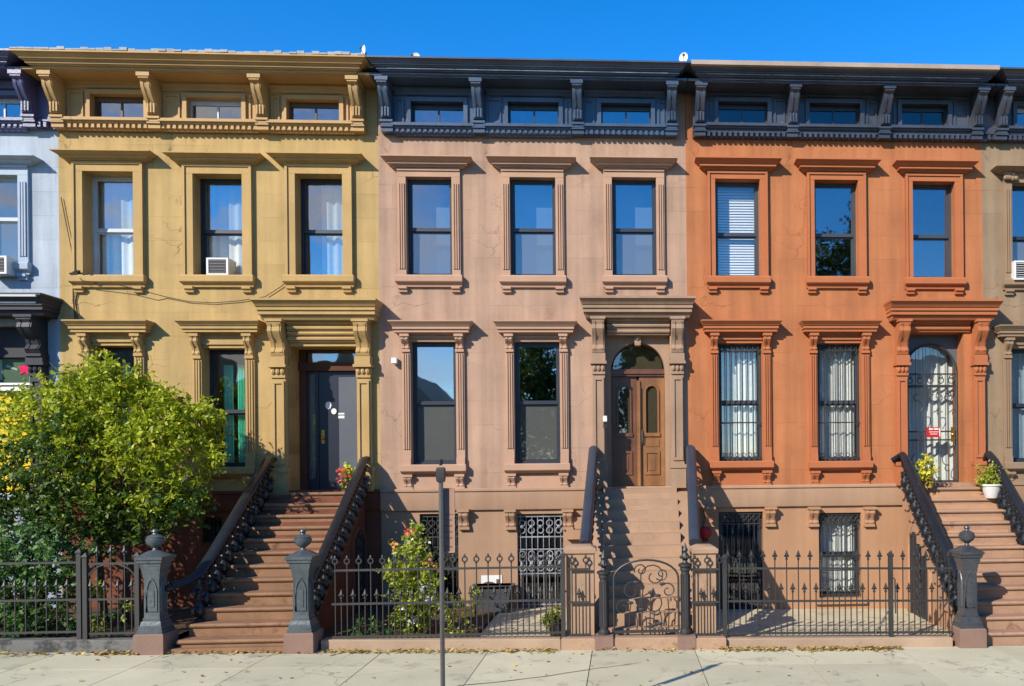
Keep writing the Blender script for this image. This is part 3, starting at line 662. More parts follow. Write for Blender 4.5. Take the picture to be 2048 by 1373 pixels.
# ---------------------------------------------------------------- orange house
hC = thing('row_house', 'orange brownstone with charcoal cornice and white curtained barred windows', 'house', ((XB1+XC1)/2, 0, 0), 'brownstone row houses')
upC = [O(1430,360,1520,555), O(1628,362,1716,556), O(1824,365,1909,558)]
paC = [O(1437,687,1525,923), O(1634,687,1722,923)]
dC = O(1816,640,1928,968)
hatC = [AT(1436,205,1535,248), AT(1618,208,1720,251), AT(1802,210,1895,253)]
basC = [O(1438,1024,1527,1226), O(1638,1026,1723,1196)]
basics(hC, 'C', XB1, XC1, [o+(.24,) for o in upC+paC] + [(dC[0], dC[1], ZL-.02, dC[3], .5)], [o+(.28,) for o in basC], ZL, M['C_band'], PZ(1580,1013))
shell(hC, XB1, XC1)
for o, hp in zip(upC, ((1473,314),(1672,317),(1868,320))): upper_window(hC, o, PZ(*hp,-.25), M['C_trim'], M['dark_grey_frame'], M['glass_clear'] if o is upC[0] else M['glass_blue'], M['glass_clear'] if o is upC[0] else M['glass_old'], rd=.24, cw=.14, mid=.455, flute=False)
for o in paC:
    w = parlor_window(hC, o, PZ(1580,640,-.27), M['C_trim'], M['dark_grey_frame'], M['glass_clear'], M['glass_clear'], rd=.24, cw=.15, mid=.5, zledge=ZL)
    a, b, c, d = o; q = MB(); bars(q, (a+.01,b-.01,c+.01,d-.01), .07, 8, .010, (c+.06, c+(d-c)*.33, d-.12))
    for k in range(6):
        x = a+(b-a)*(k+1)/7; ring(q, (x,.07,c+.12), .035, .007, n=8, k=4); ring(q, (x,.07,d-.07), .035, .006, n=8, k=4)
    part('grille', q, M['black_iron'], w)
for i, o in enumerate(basC):
    w = sash(hC, o, .26, M['black_frame'], M['glass_clear'], M['glass_clear'], mid=.5)
    a, b, c, d = o; q = MB(); bars(q, (a+.01,b-.01,c+.01,d-.01), .05, 8, .009, (c+.05, c+(d-c)*.32, c+(d-c)*.5, d-.22, d-.04))
    for k in range(8):
        x = a+(b-a)*(k+.5)/8; ring(q, (x,.05,d-.12), .045, .008, n=9, k=4); ring(q, (x,.05,c+.16), .04, .008, n=9, k=4)
    part('grille', q, M['black_iron'], w)
    if i: part('sill', MB().mould(a-.06, b+.06, [(.04,c-.12),(.08,c-.1),(.08,c-.0),(.06,c+.004)], ex=.2), M['C_base'], w)
for px in (1418, 1540, 1626, 1737):
    q = MB(); console(q, PX(px,1040), .17, .15, PZ(px,1014), PZ(px,1050)); part('bracket', q, M['C_base'], hC)
cornice(hC, XB1, XC1, [PX(1398,250), PX(1581,250), PX(1763,250), PX(1946,250)], hatC, M['C_corn'], None, [(M['black_frame'],M['glass_dark'])]*3, ends=(-.004, .05), inset=(.13,.0), wallmat=M['C_wall'], lit_fillet=M['grille_and_lit_fillet'], flash=lambda m, a, b: m.box(a+.05, b-.05, -.775, -.70, ZT-.055, ZT+.02).box(a+.05, b-.05, -.70, -.2, ZT+.004, ZT+.02))
zcC = portico(hC, dC[0]-.02, dC[1]+.14, PZ(1880,599,-.42), M['C_trim'], .24, ZL-.02)
a, b, c, d = dC
q = MB()
strips(q, a+.0, b+.1, PZ(1868,640,-.1), 2, .11, .12, .3)
q.box(a+.002, b+.098, -.02, .3, PZ(1868,640,-.1)+.004, zcC)
part('lintel', q, M['C_trim'], hC)
xc = (a+b)/2; yd = .30; rr = (b-a)/2-.03; zs = PZ(1868,748,.3); za = PZ(1868,690,.3); zr = PZ(1868,768,.3)
q = arch_fill(MB(), a+.002, b-.002, zs, d-.02, xc, rr, za-zs, yd, yd+.06); 
q.box(a+.002, xc-rr, yd, yd+.06, ZL, zs); q.box(xc+rr, b-.002, yd, yd+.06, ZL, zs); part('door_arch', q, M['grey_door'], hC)
q = MB(); y = yd-.03; t = .016
q.tube([(xc-rr,y,ZL+.04),(xc-rr,y,zs)]+[(xc+rr*math.cos(math.pi*(1-i/16)), y, zs+(za-zs)*math.sin(math.pi*(1-i/16))) for i in range(1,16)]+[(xc+rr,y,zs),(xc+rr,y,ZL+.04)], .02, 6)
for z in (zr-.05, zr+.18, ZL+.04, ZL+.82, ZL+.98): q.bx2((xc-rr,y,z),(xc+rr,y,z), .03, .05 if z == zr-.05 else .028)
q.box(xc-rr, xc-rr+.05, y-.02, y+.02, ZL+.03, zr-.05)
for k in range(7):
    x = xc-rr+2*rr*(k+.5)/7; zt = zs+(za-zs)*math.sqrt(max(0, 1-((x-xc)/rr)**2)); q.tube([(x,y,ZL+.04),(x,y,zt-.01)], .006, 5)
for k in range(5):
    x = xc-rr+2*rr*(k+.5)/5; ring(q, (x,y,zr+.06), .055, .010, n=10); ring(q, (x,y,zr+.12), .035, .008, n=8)
for k in range(3):
    x = xc-rr+2*rr*(k+.8)/3.4; q.tube(arc_pts(x, y, ZL+1.45, .11, -80, 100)+arc_pts(x, y, ZL+1.62, .06, 270, 60, 8), .009, 5); q.tube(arc_pts(x, y, ZL+.45, .11, 100, 280)+arc_pts(x, y, ZL+.29, .06, 90, 300, 8), .009, 5)
gd = part('gate_door', q, M['black_iron'], hC)
part('handle', MB().ball((xc+rr-.09, y-.03, ZL+.92), .035).box(xc+rr-.12, xc+rr-.05, y-.025, y-.01, ZL+.78, ZL+1.06), M['brass'], gd)
part('pane', MB().box(a+.01, b-.01, yd+.08, yd+.09, ZL, d-.03), M['glass_clear'], gd, sharp=None)
part('threshold', MB().box(a-.02, b+.16, -.12, yd+.1, ZL-.06, ZL+.02), M['C_step'], hC)
sx, sz = PX(1867,865,.25), PZ(1867,865,.25)
rs = solo('door_sign', MB().box(sx-.135, sx+.135, y-.03, y-.018, sz-.095, sz+.095), M['red_paint'], 'small red notice with white print on the iron gate door', 'sign', (sx, y-.02, sz))
q = MB()
for k, (l, w) in enumerate(((-.09,.07),(.0,.09))): q.box(sx+l, sx+l+w, y-.034, y-.031, sz+.045, sz+.075)
q.box(sx-.09, sx+.09, y-.034, y-.031, sz-.0, sz+.012); q.box(sx-.07, sx+.07, y-.034, y-.031, sz-.04, sz-.028); q.box(sx+.105, sx+.125, y-.034, y-.031, sz-.08, sz+.08)
part('lettering', q, M['white_plastic'], rs, sharp=None)

# ---------------------------------------------------------------- blue-white house at the left edge
hZ = thing('row_house', 'pale blue painted brownstone with black door hood, cut by the picture edge', 'house', (XZ0+2.8, 0, 0), 'brownstone row houses')
upZ = [O(-120+85,352,40,528)]; o2 = upZ[0]; wz = o2[1]-o2[0]
dZ = (PX(-75,800), PX(66,800), ZL-.02, PZ(0,650))
hatZ = [AT(-45,192,45,237)]
basics(hZ, 'Z', XZ0, XA0, [o2+(.2,), (dZ[0], dZ[1], ZL-.02, dZ[3], .5)], [], ZL, M['Z_trim'], ZL-.35)
shell(hZ, XZ0, XA0)
upper_window(hZ, o2, PZ(20,310,-.25), M['Z_trim'], M['pale_frame'], M['glass_blue'], M['screen'], rd=.2, cw=.17, mid=.52)
cornice(hZ, XZ0, XA0, [PX(72,240), PX(-130,240)], hatZ, M['Z_corn'], None, [(M['pale_frame'],M['glass_blue'])], ends=(-.02, -.28))
portico(hZ, dZ[0], dZ[1], PZ(20,588,-.5), M['Z_hood'], .28, ZL-.02, proj=.55)
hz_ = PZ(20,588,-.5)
for z_, p_, e_ in ((hz_-.045, .585, .33), (hz_-.135, .475, .2)):  # pale strips stand for the sunlit edges of the black hood mouldings
    part('lit_fillet', MB().box(dZ[0]-.28-e_, dZ[1]+.28+e_*.55, -p_-.012, -p_+.03, z_-.018, z_+.018), M['pale_frame'], hZ, sharp=None)
a, b, c, d = dZ; yd = .34
q = MB(); zt0, zt1 = PZ(40,766,.3), PZ(40,716,.3)
q.box(a+.002, b-.002, yd-.1, yd+.06, zt1, d-.01); q.box(a+.002, b-.002, yd-.12, yd+.06, zt0-.16, zt0)
part('door_frame', q, M['Z_hood'], hZ, sharp=None)
part('door_rail', MB().box(a+.004, b-.03, yd-.14, yd-.11, zt0-.05, zt0-.01).box(a+.004, b-.06, yd-.14, yd-.11, zt0-.15, zt0-.08), M['white_plastic'], hZ, sharp=None)
tr = part('transom', MB().box(a+.002, b-.002, yd, yd+.02, zt0, zt1), M['stain_green'], hZ, sharp=None)
fx, fz = PX(47,738,.3), PZ(47,738,.3); pts = []
for k in range(10): r_ = .13 if k % 2 == 0 else .06; pts.append((fx+r_*math.sin(k*.6283), fz+r_*math.cos(k*.6283)))
part('star', MB().polyy(pts, yd-.012, yd-.002), M['stain_red'], tr, sharp=None)
part('glass_tile', MB().box(PX(56,755,.3), PX(74,755,.3), yd-.008, yd-.002, zt0+.01, zt0+.18).box(PX(2,745,.3)-.1, PX(2,745,.3), yd-.008, yd-.002, zt0+.05, zt1-.03).polyy([(fx-.3,fz+.08),(fx-.12,fz+.0),(fx-.13,fz-.03),(fx-.33,fz+.04)], yd-.008, yd-.002), M['stain_teal'], tr, sharp=None)
part('door', MB().box(a+.004, b-.004, yd-.02, yd+.04, ZL, zt0-.16), M['yellow_paint'], hZ, sharp=None)

# ---------------------------------------------------------------- tan house at the right edge
hD = thing('row_house', 'tan brown unpainted brownstone cut by the picture edge, past the orange front', 'house', (XC1+2.7, 0, 0), 'brownstone row houses')
upD = O(2022,368,2110,560); paD = O(2022,697,2112,925)
hatD = [AT(2032,213,2130,255)]
bsD = O(2030,1030,2120,1200)
basics(hD, 'D', XC1, XD1, [upD+(.24,), paD+(.24,)], [bsD+(.2,)], ZL, M['D_base'], PZ(1990,1016))
shell(hD, XC1, XD1)
w = upper_window(hD, upD, PZ(2066,332,-.25), M['D_trim'], M['black_frame'], M['glass_old'], M['screen'], rd=.24, cw=.16, mid=.45)
q = MB()
for k in range(9): q.ball((upD[0]-.16+.05*(k % 5)+.02*random.random(), -.10, upD[3]+.06+.08*(k//5)+.03*random.random()), .045, 7, 5)
part('carving', q, M['D_trim'], w)
parlor_window(hD, paD, PZ(2066,650,-.27), M['D_trim'], M['black_frame'], M['glass_old'], M['glass_old'], rd=.24, cw=.16, zledge=ZL)
sash(hD, bsD, .2, M['black_frame'], M['glass_dark'], M['glass_dark'])
cornice(hD, XC1, XD1, [PX(1995,250), PX(2180,250)], hatD, M['C_corn'], None, [(M['pale_frame'],M['glass_blue'])], ends=(-.06, 0))

# ================================================================== STOOPS
def stoop_steps(mb, xl, xr, y_front, ytop, n, ztop, z0, nose=.035):
    """n risers from the pavement to the landing, each tread with a rounded overhanging nosing"""
    run = (ytop-y_front)/(n-1); rise = (ztop-z0)/n
    for k in range(n):
        ya = y_front+run*k; z1 = z0+rise*(k+1); yb = ytop+.0 if k == n-1 else ya+run+.02
        if k == n-1: yb = -.092
        mb.box(xl, xr, ya, yb, z0-.3 if k == 0 else z1-rise-.2, z1-.055)
        if nose < .01: mb.box(xl, xr, ya, yb, z1-.0551, z1); continue
        pts = [(yb, z1-.055+.001), (ya-nose+.01, z1-.054), (ya-nose, z1-.044), (ya-nose-.006, z1-.028), (ya-nose, z1-.010), (ya-nose+.012, z1), (yb, z1)]
        mb.polyx(pts, xl-.03, xr+.03)
    return run, rise
def stoop_core(mb, xl, xr, y_front, ytop, n, ztop, z0):
    run = (ytop-y_front)/(n-1); rise = (ztop-z0)/n
    mb.polyx([(y_front+.03,z0-.3),(-.0925,z0-.3),(-.0925,ztop-.06),(ytop+.03,ztop-.06),(y_front+.03,z0+rise-.06)], xl+.004, xr-.004)

def baluster_mesh():
    q = MB()                                      # cast iron scrollwork, about 0.72 high, centred on origin, plane y-z
    q.lathe(0,0,[(.045,0),(.045,.03),(.022,.05),(.05,.12),(.062,.19),(.04,.27),(.018,.33),(.03,.37),(.016,.41),(.024,.52),(.04,.58),(.018,.64),(.022,.74)], 8)
    for (yy, zz, r_) in ((-.085,.20,.07),(.085,.34,.07),(-.07,.52,.058),(.08,.60,.05),(.09,.12,.045)): ring(q, (0,yy,zz), r_, .019, 'yz', 10, 5)
    for (yy, zz) in ((-.085,.20),(.085,.34),(-.07,.52)): q.ball((0,yy,zz), .032, 7, 5)
    return mesh_from(q)
BAL = baluster_mesh()
def balusters(rail, pts, mat, base):
    for x, y, z, s in pts:
        o = put('baluster', BAL, mat, rail, (x-base[0], y-base[1], z-base[2])); o.scale = (1,1,s)
BAL.materials.append(M['rail_black'])

def handrail(mb, path, w=.19, h=.13):
    """moulded wide rail following path"""
    prof = [(-.34,-.5),(.34,-.5),(.5,-.2),(.42,.05),(.46,.2),(.3,.42),(0,.5),(-.3,.42),(-.46,.2),(-.42,.05),(-.5,-.2)]
    path = [Vector(p) for p in path]; rings = []
    for i, p in enumerate(path):
        t = (path[min(i+1, len(path)-1)]-path[max(i-1, 0)]).normalized(); s = t.cross(Vector((0,0,1))).normalized(); u = s.cross(t)
        rings.append([p+s*a*w+u*b*h for a, b in prof])
    return mb.loft(rings)

def newel(root, x, y, z0, mat, plinth, hs=1.0):
    q = MB(); z = z0
    q.sq(x, y, [(.20,z-.1),(.20,z+.27),(.185,z+.285)]); pl = part('plinth', q, plinth, root)
    z += .28
    H = 1.22*hs
    q = MB(); q.sq(x, y, [(.168,z),(.168,z+.05),(.155,z+.055),(.155,z+.10),(.14,z+.115),(.128,z+.17),(.115,z+.175),(.115,z+.21),(.105,z+.22),(.103,z+.27),(.103,z+H-.32),(.112,z+H-.30),(.112,z+H-.26),(.118,z+H-.25),(.122,z+H-.2),(.142,z+H-.15),(.142,z+H-.115),(.165,z+H-.10),(.168,z+H-.06),(.185,z+H-.055),(.188,z+H-.015),(.15,z+H),(.08,z+H+.05),(.055,z+H+.06)])
    # pointed panels on the faces
    za, zb = z+.30, z+H-.47; w = .07
    loop = [(-w,za),(w,za),(w,zb),(w*.6,zb+.09),(0,zb+.15),(-w*.6,zb+.09),(-w,zb)]
    for (ux, uy) in ((1,0),(0,1)):
        for s in (-1, 1):
            if ux: q.tube([(x+a, y+s*.106, zz) for a, zz in loop], .014, 5, closed=True); q.box(x-.035, x+.035, y+s*.105-.006, y+s*.105+.006, za+.06, zb-.02)
            else: q.tube([(x+s*.106, y+a, zz) for a, zz in loop], .014, 5, closed=True)
    nw = part('newel_post', q, mat, root)
    zt = z+H+.05
    part('finial', MB().lathe(x, y, [(.06,zt),(.034,zt+.025),(.028,zt+.045),(.05,zt+.06),(.10,zt+.10),(.118,zt+.15),(.12,zt+.17),(.105,zt+.18),(.11,zt+.20),(.07,zt+.225),(.035,zt+.24),(.03,zt+.255),(.045,zt+.275),(.035,zt+.30),(.005,zt+.305)], 14), mat, nw)
    return z+H

# --- yellow house stoop
ySA = -3.1
xl, xr = -6.20, -4.62
rA_ = thing('stoop', 'red brown stone stoop with dark newels leading to the yellow house', 'stoop', ((xl+xr)/2, -1.7, zg(xl)), 'front stoops')
z0 = zg(-5.6)
q = MB(); runA, riseA = stoop_steps(q, xl, xr, ySA, -.36, 12, ZL-.02, z0); part('steps', q, M['A_step'], rA_)
q = MB(); stoop_core(q, xl-.06, xr+.06, ySA+.25, -.36, 12, ZL-.02, z0); part('cheek_wall', q, M['A_base'], rA_)
def arch_door_side(root, xf, sgn, y0, y1, z0, z1, stone, n=12):
    q = MB(); yc = (y0+y1)/2; r_ = (y1-y0)/2; zs_ = z1-r_
    loop = [(y0,z0),(y0,zs_)]+[(yc-r_*math.cos(math.pi*i/n), zs_+r_*math.sin(math.pi*i/n)) for i in range(n+1)]+[(y1,zs_),(y1,z0)]
    q.tube([(xf+sgn*.0, a, b) for a, b in loop], .055, 6)
    fr = part('arch_surround', q, stone, root)
    q = MB(); q.polyx([(a, b) for a, b in loop], xf-.01, xf+sgn*.012)
    g = part('arch_door', q, M['black_frame'], root, sharp=None)
    q = MB(); 
    for k in range(5):
        yy = y0+(y1-y0)*(k+.5)/5; zz = zs_+math.sqrt(max(0, r_*r_-(yy-yc)**2)); q.tube([(xf+sgn*.03,yy,z0+.03),(xf+sgn*.03,yy,zz-.02)], .012, 5)
    for k in range(8): ring(q, (xf+sgn*.03, yc, z0+.15+.19*k), .08, .012, 'yz', 9, 4)
    part('grille', q, M['black_iron'], g)
arch_door_side(rA_, xr+.056, 1, -.86, -.16, z0-.02, PZ(737,1056,-.5), M['A_base'])
xrl, xrr = xl+.05, xr+.10
def rail_line(x, y_front, run, rise, z0, ytop, hgt=.80):
    f = lambda y: z0+rise+(y-y_front)/run*rise+hgt
    return f
fz = rail_line(xl, ySA, runA, riseA, z0, -.36, .52)
zA_r = zg(xr)
hn = newel(rA_, xrr, -3.06, zg(xr)-.0, M['newel_grey'], M['plinth'], .885)
newel(rA_, PX(311,1300,-3.1), -3.08, zg(PX(311,1300,-3.1)), M['newel_grey'], M['plinth'], .885)
ys = [-.16-.145*k for k in range(20)]
q = MB(); handrail(q, [(xrr,-.12,fz(-.3)+.02),(xrr,-.3,fz(-.3)),(xrr,-2.4,fz(-2.4)),(xrr,-2.95,fz(-2.95)+.06)], .135, .085)
rr_ = part('railing', q, M['rail_black'], rA_)
def rail_balusters(rail, x, fz, y0, y1, n, base, mat, dz=.05, hb=.60):
    run = (y0-y1)/n
    for k in range(n):
        y = y1+run*(k+.5); zt = fz(y)-dz; o = put('baluster', BAL, None, rail, (x-base[0], y-base[1], zt-hb-base[2])); o.scale = (1.4,1.25,hb/.74)
rail_balusters(rr_, xrr, fz, -.18, -2.85, 15, OFF[rA_], M['rail_black'])
pL = [(xrl,-.10,fz(-.3)+.02),(xrl,-.3,fz(-.3)),(xrl,-1.4,fz(-1.4)),(xrl,-2.3,fz(-2.3)),(xrl-.02,-2.6,fz(-2.6)+.01),(xrl-.10,-2.8,fz(-2.8)+.05),(xrl-.24,-2.95,fz(-2.9)+.08)]
q = MB(); handrail(q, pL, .165, .10); q.ball((xrl-.26,-2.96,fz(-2.9)+.05), .10, 10, 7, (1,1,.6))
rl_ = part('railing', q, M['rail_black'], rA_)
rail_balusters(rl_, xrl, fz, -.18, -2.75, 14, OFF[rA_], M['rail_black'])
# bottom step flare
part('curb_step', MB().box(xl-.15, xr+.1, ySA-.10, ySA+.02, z0-.3, z0+.075), M['A_step'], rA_)

# --- pink house stoop
xl, xr = PX(1205,1150,-1.7), PX(1366,1150,-1.7)
ySB = -2.75; z0 = zg(0)
rB_ = thing('stoop', 'taupe stone stoop with slate handrails and square piers to the pink house', 'stoop', ((xl+xr)/2, -1.6, 0), 'front stoops')
q = MB(); runB, riseB = stoop_steps(q, xl, xr, ySB, -.36, 12, ZL-.02, z0+.05, .004); part('steps', q, M['B_step'], rB_)
q = MB(); stoop_core(q, xl-.22, xr+.22, ySB+.2, -.36, 12, ZL-.02, z0); part('cheek_wall', q, M['B_base'], rB_)
fzB = rail_line(xl, ySB, runB, riseB, z0+.05, -.36, .60)
def pier(root, xa, xb, y0, y1, z0, z1, stone):
    q = MB(); q.box(xa, xb, y0, y1, z0-.1, z1-.12)
    q.loft([[(xa-g,y0-g,z),(xb+g,y0-g,z),(xb+g,y1+g,z),(xa-g,y1+g,z)] for g, z in ((.0,z1-.13),(.03,z1-.11),(.035,z1-.05),(.0,z1-.03),(-.06,z1))])
    return part('pier', q, stone, root)
for s, (pa, pb) in ((-1,(1133,1188)), (1,(1388,1432))):
    xa, xb = PX(pa,1180,-2.9), PX(pb,1180,-2.9)
    pier(rB_, xa, xb, -2.92, -2.55, zg(xa), PZ(pa,1092,-2.9), M['B_step'])
    xm = PX(1187,918,-.3) if s < 0 else PX(1382,915,-.3); xe = (xa+xb)/2+(.06 if s < 0 else -.12)
    ze = PZ(1170,1092,-2.9)-.05
    f = lambda y, s=s: fzB(-.35)+.05+(ze-fzB(-.35)-.05)*(-.35-y)/2.3
    pts = [(xm,-.10,f(-.3)+.02),(xm,-.3,f(-.3)),(xm+(xe-xm)*.6,-1.7,f(-1.7)),(xe,-2.58,f(-2.58))]
    q = MB(); rings = []
    handrail(q, pts, .175, .14)
    rl = part('railing', q, M['rail_slate'], rB_)
    n = 13
    for k in range(n):
        y = -.25-2.2*(k+.3)/n; tt = min(1, (-y-.3)/2.28); x = xm+(xe-xm)*max(0,tt); put('baluster', BAL, None, rl, (x-OFF[rB_][0], y-OFF[rB_][1], f(y)-.08-.64-OFF[rB_][2])).scale = (1.2,1.05,.865)

# --- orange house stoop (its right half runs out of the picture)
xl, xr = 5.13, 6.70
ySC = -2.95; z0 = zg(5.8)
rC_ = thing('stoop', 'brown stone stoop with black scrolled railings leading up to the orange house', 'stoop', ((xl+xr)/2, -1.6, zg(xl)), 'front stoops')
q = MB(); runC, riseC = stoop_steps(q, xl, xr, ySC, -.36, 12, ZL-.06, z0); part('steps', q, M['C_step'], rC_)
q = MB(); stoop_core(q, xl+.05, xr-.05, ySC+.25, -.36, 12, ZL-.06, z0)
q2 = MB()
for k in range(1, 12):                                    # shaped step ends along the side
    y = ySC+runC*k; z = z0+riseC*(k+1)
    q.polyx([(y-.02,z-.06),(y+.2,z-.06),(y+.2,z-.22),(y+.08,z-.2),(y+.02,z-.14)], xl-.04, xl+.06)
part('cheek_wall', q, M['C_base'], rC_)
arch_door_side(rC_, xl+.046, -1, -1.35, -.35, z0, PZ(1810,1040,-.7), M['C_base'])
fzC = rail_line(xl, ySC, runC, riseC, z0, -.36, .56)
for x_ in (xl-.02, xr+.02):
    newel(rC_, x_, -2.98, zg(x_), M['newel_dark'], M['plinth'], .94)
    q = MB(); handrail(q, [(x_-(.16 if x_ < 6 else -.0),-.10,fzC(-.36)-.06),(x_,-.2,fzC(-.3)+.0),(x_,-.42,fzC(-.45)),(x_,-2.4,fzC(-2.4)),(x_,-2.88,fzC(-2.88)+.04)], .16, .10)
    rl = part('railing', q, M['rail_black'], rC_)
    rail_balusters(rl, x_, fzC, -.22, -2.8, 15, OFF[rC_], None)

# ================================================================== FENCES
yF = -2.98
def fin_spear(q, z):
    q.lathe(0,0,[(.009,z),(.02,z+.015),(.02,z+.03),(.01,z+.04),(.03,z+.075),(.024,z+.09),(.004,z+.15)], 6)
    q.ball((-.028,0,z+.06), .014, 6, 4); q.ball((.028,0,z+.06), .014, 6, 4)
def fin_ring(q, z):
    ring(q, (0,0,z+.05), .036, .012, n=10, k=5); q.lathe(0,0,[(.016,z-.01),(.016,z+.015),(.008,z+.02)], 6); q.lathe(0,0,[(.01,z+.085),(.018,z+.10),(.012,z+.12),(.003,z+.135)], 6)
def picket_mesh(h, fin, r=.0095):
    q = MB(); q.tube([(0,0,0),(0,0,h)], r, 5); fin(q, h); m = mesh_from(q); m.materials.append(M['black_iron']); return m
TALL_R, SHORT_R = picket_mesh(1.06, fin_ring), picket_mesh(.56, fin_spear)
TALL_S, SHORT_S = picket_mesh(1.10, fin_spear), picket_mesh(.62, fin_spear)
def fence(label, x0, x1, zb, mats, tall, short, sp, rails=(.03,.50,.98), y=yF, posts=(), skew=0.0):
    base = (x0, y, zb)
    t = thing('iron_fence', label, 'fence', base, 'iron front yard fences')
    q = MB()
    for r_ in rails: q.bx2((x0,y,zb+r_), (x1,y,zb+r_+skew*(x1-x0)), .022, .03)
    part('rail', q, mats, t, sharp=None)
    n = int((x1-x0-.04)/sp)
    for k in range(n+1):
        x = .05+sp*k
        if x > x1-x0: break
        put('tall_picket' if k % 2 == 0 else 'short_picket', tall if k % 2 == 0 else short, None, t, (x, 0, skew*x))
    for xp in posts:
        part('post', MB().sq(xp, y, [(.03,zb-.12),(.03,zb+1.12),(.04,zb+1.13),(.04,zb+1.15),(.0,zb+1.2)]), mats, t)
    return t
xf0, xf1 = PX(664,1250,yF), PX(1131,1250,yF)
zb = zg((xf0+xf1)/2)+.17
fence('black iron fence with ring topped pickets in front of the flowering shrub', xf0, xf1, zb, M['black_iron'], TALL_R, SHORT_R, .083, posts=(xf1-.03,))
xf2 = PX(1196,1250,yF)
fence('short iron fence panel before the pier to the left of the scrolled gate', xf1+.05, xf2-.1, zg(0)+.17, M['black_iron'], TALL_R, SHORT_R, .1)
xg0, xg1 = PX(1228,1200,yF), PX(1357,1200,yF)
xf3, xf4 = PX(1384,1250,yF), PX(1440,1250,yF)
fence('short iron fence panel before the pier to the right of the scrolled gate', xf3, xf4, zg(2)+.17, M['black_iron'], TALL_R, SHORT_R, .09)
xf5, xf6 = PX(1450,1250,yF), PX(1905,1250,yF)
tO = fence('long black iron fence with spear pickets in front of the orange house', xf5, xf6, zg(xf5)+.17, M['black_iron'], TALL_S, SHORT_S, .087, posts=(xf5, PX(1782,1250,yF)), skew=-.016)
xo = PX(1782,1250,yF)
part('brace', MB().tube([(xo,yF+.02,zg(xo)+1.05),(xo+.03,yF-.1,zg(xo)+1.0),(xo+.03,yF-.12,zg(xo)+.5)], .012, 5).tube([(xo-.25,yF-.05,zg(xo)+.2),(xo-.02,yF,zg(xo)+.55)], .012, 5), M['black_iron'], tO)
# old fence in front of the tree
xq0, xq1 = PX(-40,1230,yF), PX(160,1230,yF)
fence('old leaning iron fence overgrown with green leaves at the left edge', xq0, xq1, zg(xq0)+.22, M['black_iron'], SHORT_S, SHORT_S, .14, rails=(.03,.48,1.0), posts=(xq1,))
xq2, xq3 = PX(172,1230,yF), PX(276,1230,yF); zq = zg(xq2)+.2
gt = thing('garden_gate', 'narrow black iron side gate between tree and iron newel post', 'gate', (xq2, yF, zq))
q = MB()
for r_ in (.04,.52,1.02): q.bx2((xq2,yF,zq+r_), (xq3,yF,zq+r_), .022, .03)
for x_ in (xq2, xq3): q.sq(x_, yF, [(.03,zq-.15),(.03,zq+1.1),(.045,zq+1.12),(.0,zq+1.18)])
q.tube([((xq2+xq3)/2+(xq3-xq2)/2*math.cos(math.pi*(1-i/12)), yF, zq+.72+.3*math.sin(math.pi*(1-i/12))) for i in range(13)], .014, 5)
part('gate_frame', q, M['black_iron'], gt)
for k in range(7):
    x_ = xq2+(xq3-xq2)*(k+.7)/7.6-xq2; put('picket', TALL_S if k in (1,3,5) else SHORT_S, None, gt, (x_, 0, .02))

# scrolled gate of the pink house
zgq = zg(0)+.2
gg = thing('garden_gate', 'arched iron gate with curling vine scrollwork between two finial posts', 'gate', ((xg0+xg1)/2, yF, zgq))
q = MB(); xcg = (xg0+xg1)/2; wg = (xg1-xg0)/2
q.bx2((xg0,yF,zgq+.03),(xg1,yF,zgq+.03), .03, .04)
q.tube([(xg0,yF,zgq+.03),(xg0,yF,zgq+.80)]+[(xcg-wg*math.cos(math.pi*i/14), yF, zgq+.80+.27*math.sin(math.pi*i/14)) for i in range(1,14)]+[(xg1,yF,zgq+.80),(xg1,yF,zgq+.03)], .017, 6)
q.bx2((xg1-.02,yF,zgq),(xg1-.02,yF,zgq+.86), .07, .03)
part('gate_frame', q, M['black_iron'], gg)
q = MB()
def spiral(cx, cz, r0, a0, turns=1.3, sgn=1, n=16): return [(cx+r0*(1-.75*i/n)*math.cos(R(a0)+sgn*turns*2*math.pi*i/n), yF, cz+r0*(1-.75*i/n)*math.sin(R(a0)+sgn*turns*2*math.pi*i/n)) for i in range(n+1)]
for (fx, fz_, r_, a0, s_) in ((.15,.83,.2,200,-1),(-.28,.62,.17,-30,1),(.42,.62,.12,150,-1),(.12,.42,.2,190,-1),(-.45,.38,.13,20,1),(.3,.86,.1,220,1),(-.1,.92,.1,200,-1)):
    q.tube(spiral(xcg+fx*wg*1.6, zgq+fz_, r_, a0, 1.2, s_), .010, 5)
for fx, h in ((-.55,.42),(-.3,.3),(-.02,.25),(.2,.32),(.45,.35),(.68,.5),(.1,.62),(-.15,.6)):
    x_ = xcg+fx*wg; q.tube([(x_,yF,zgq+.04),(x_+.01,yF,zgq+h*.6),(x_+.03*math.sin(fx*9),yF,zgq+h)], .009, 5)
for fx, fz_ in ((-.5,.45),(-.3,.75),(.35,.55),(.5,.72),(.15,.6),(-.15,.35),(.25,.12),(.4,.14),(.1,.1)):
    q.ball((xcg+fx*wg, yF-.01, zgq+fz_), .035, 7, 5, (1.5,.35,.7))
part('scrollwork', q, M['black_iron'], gg)
gp = []
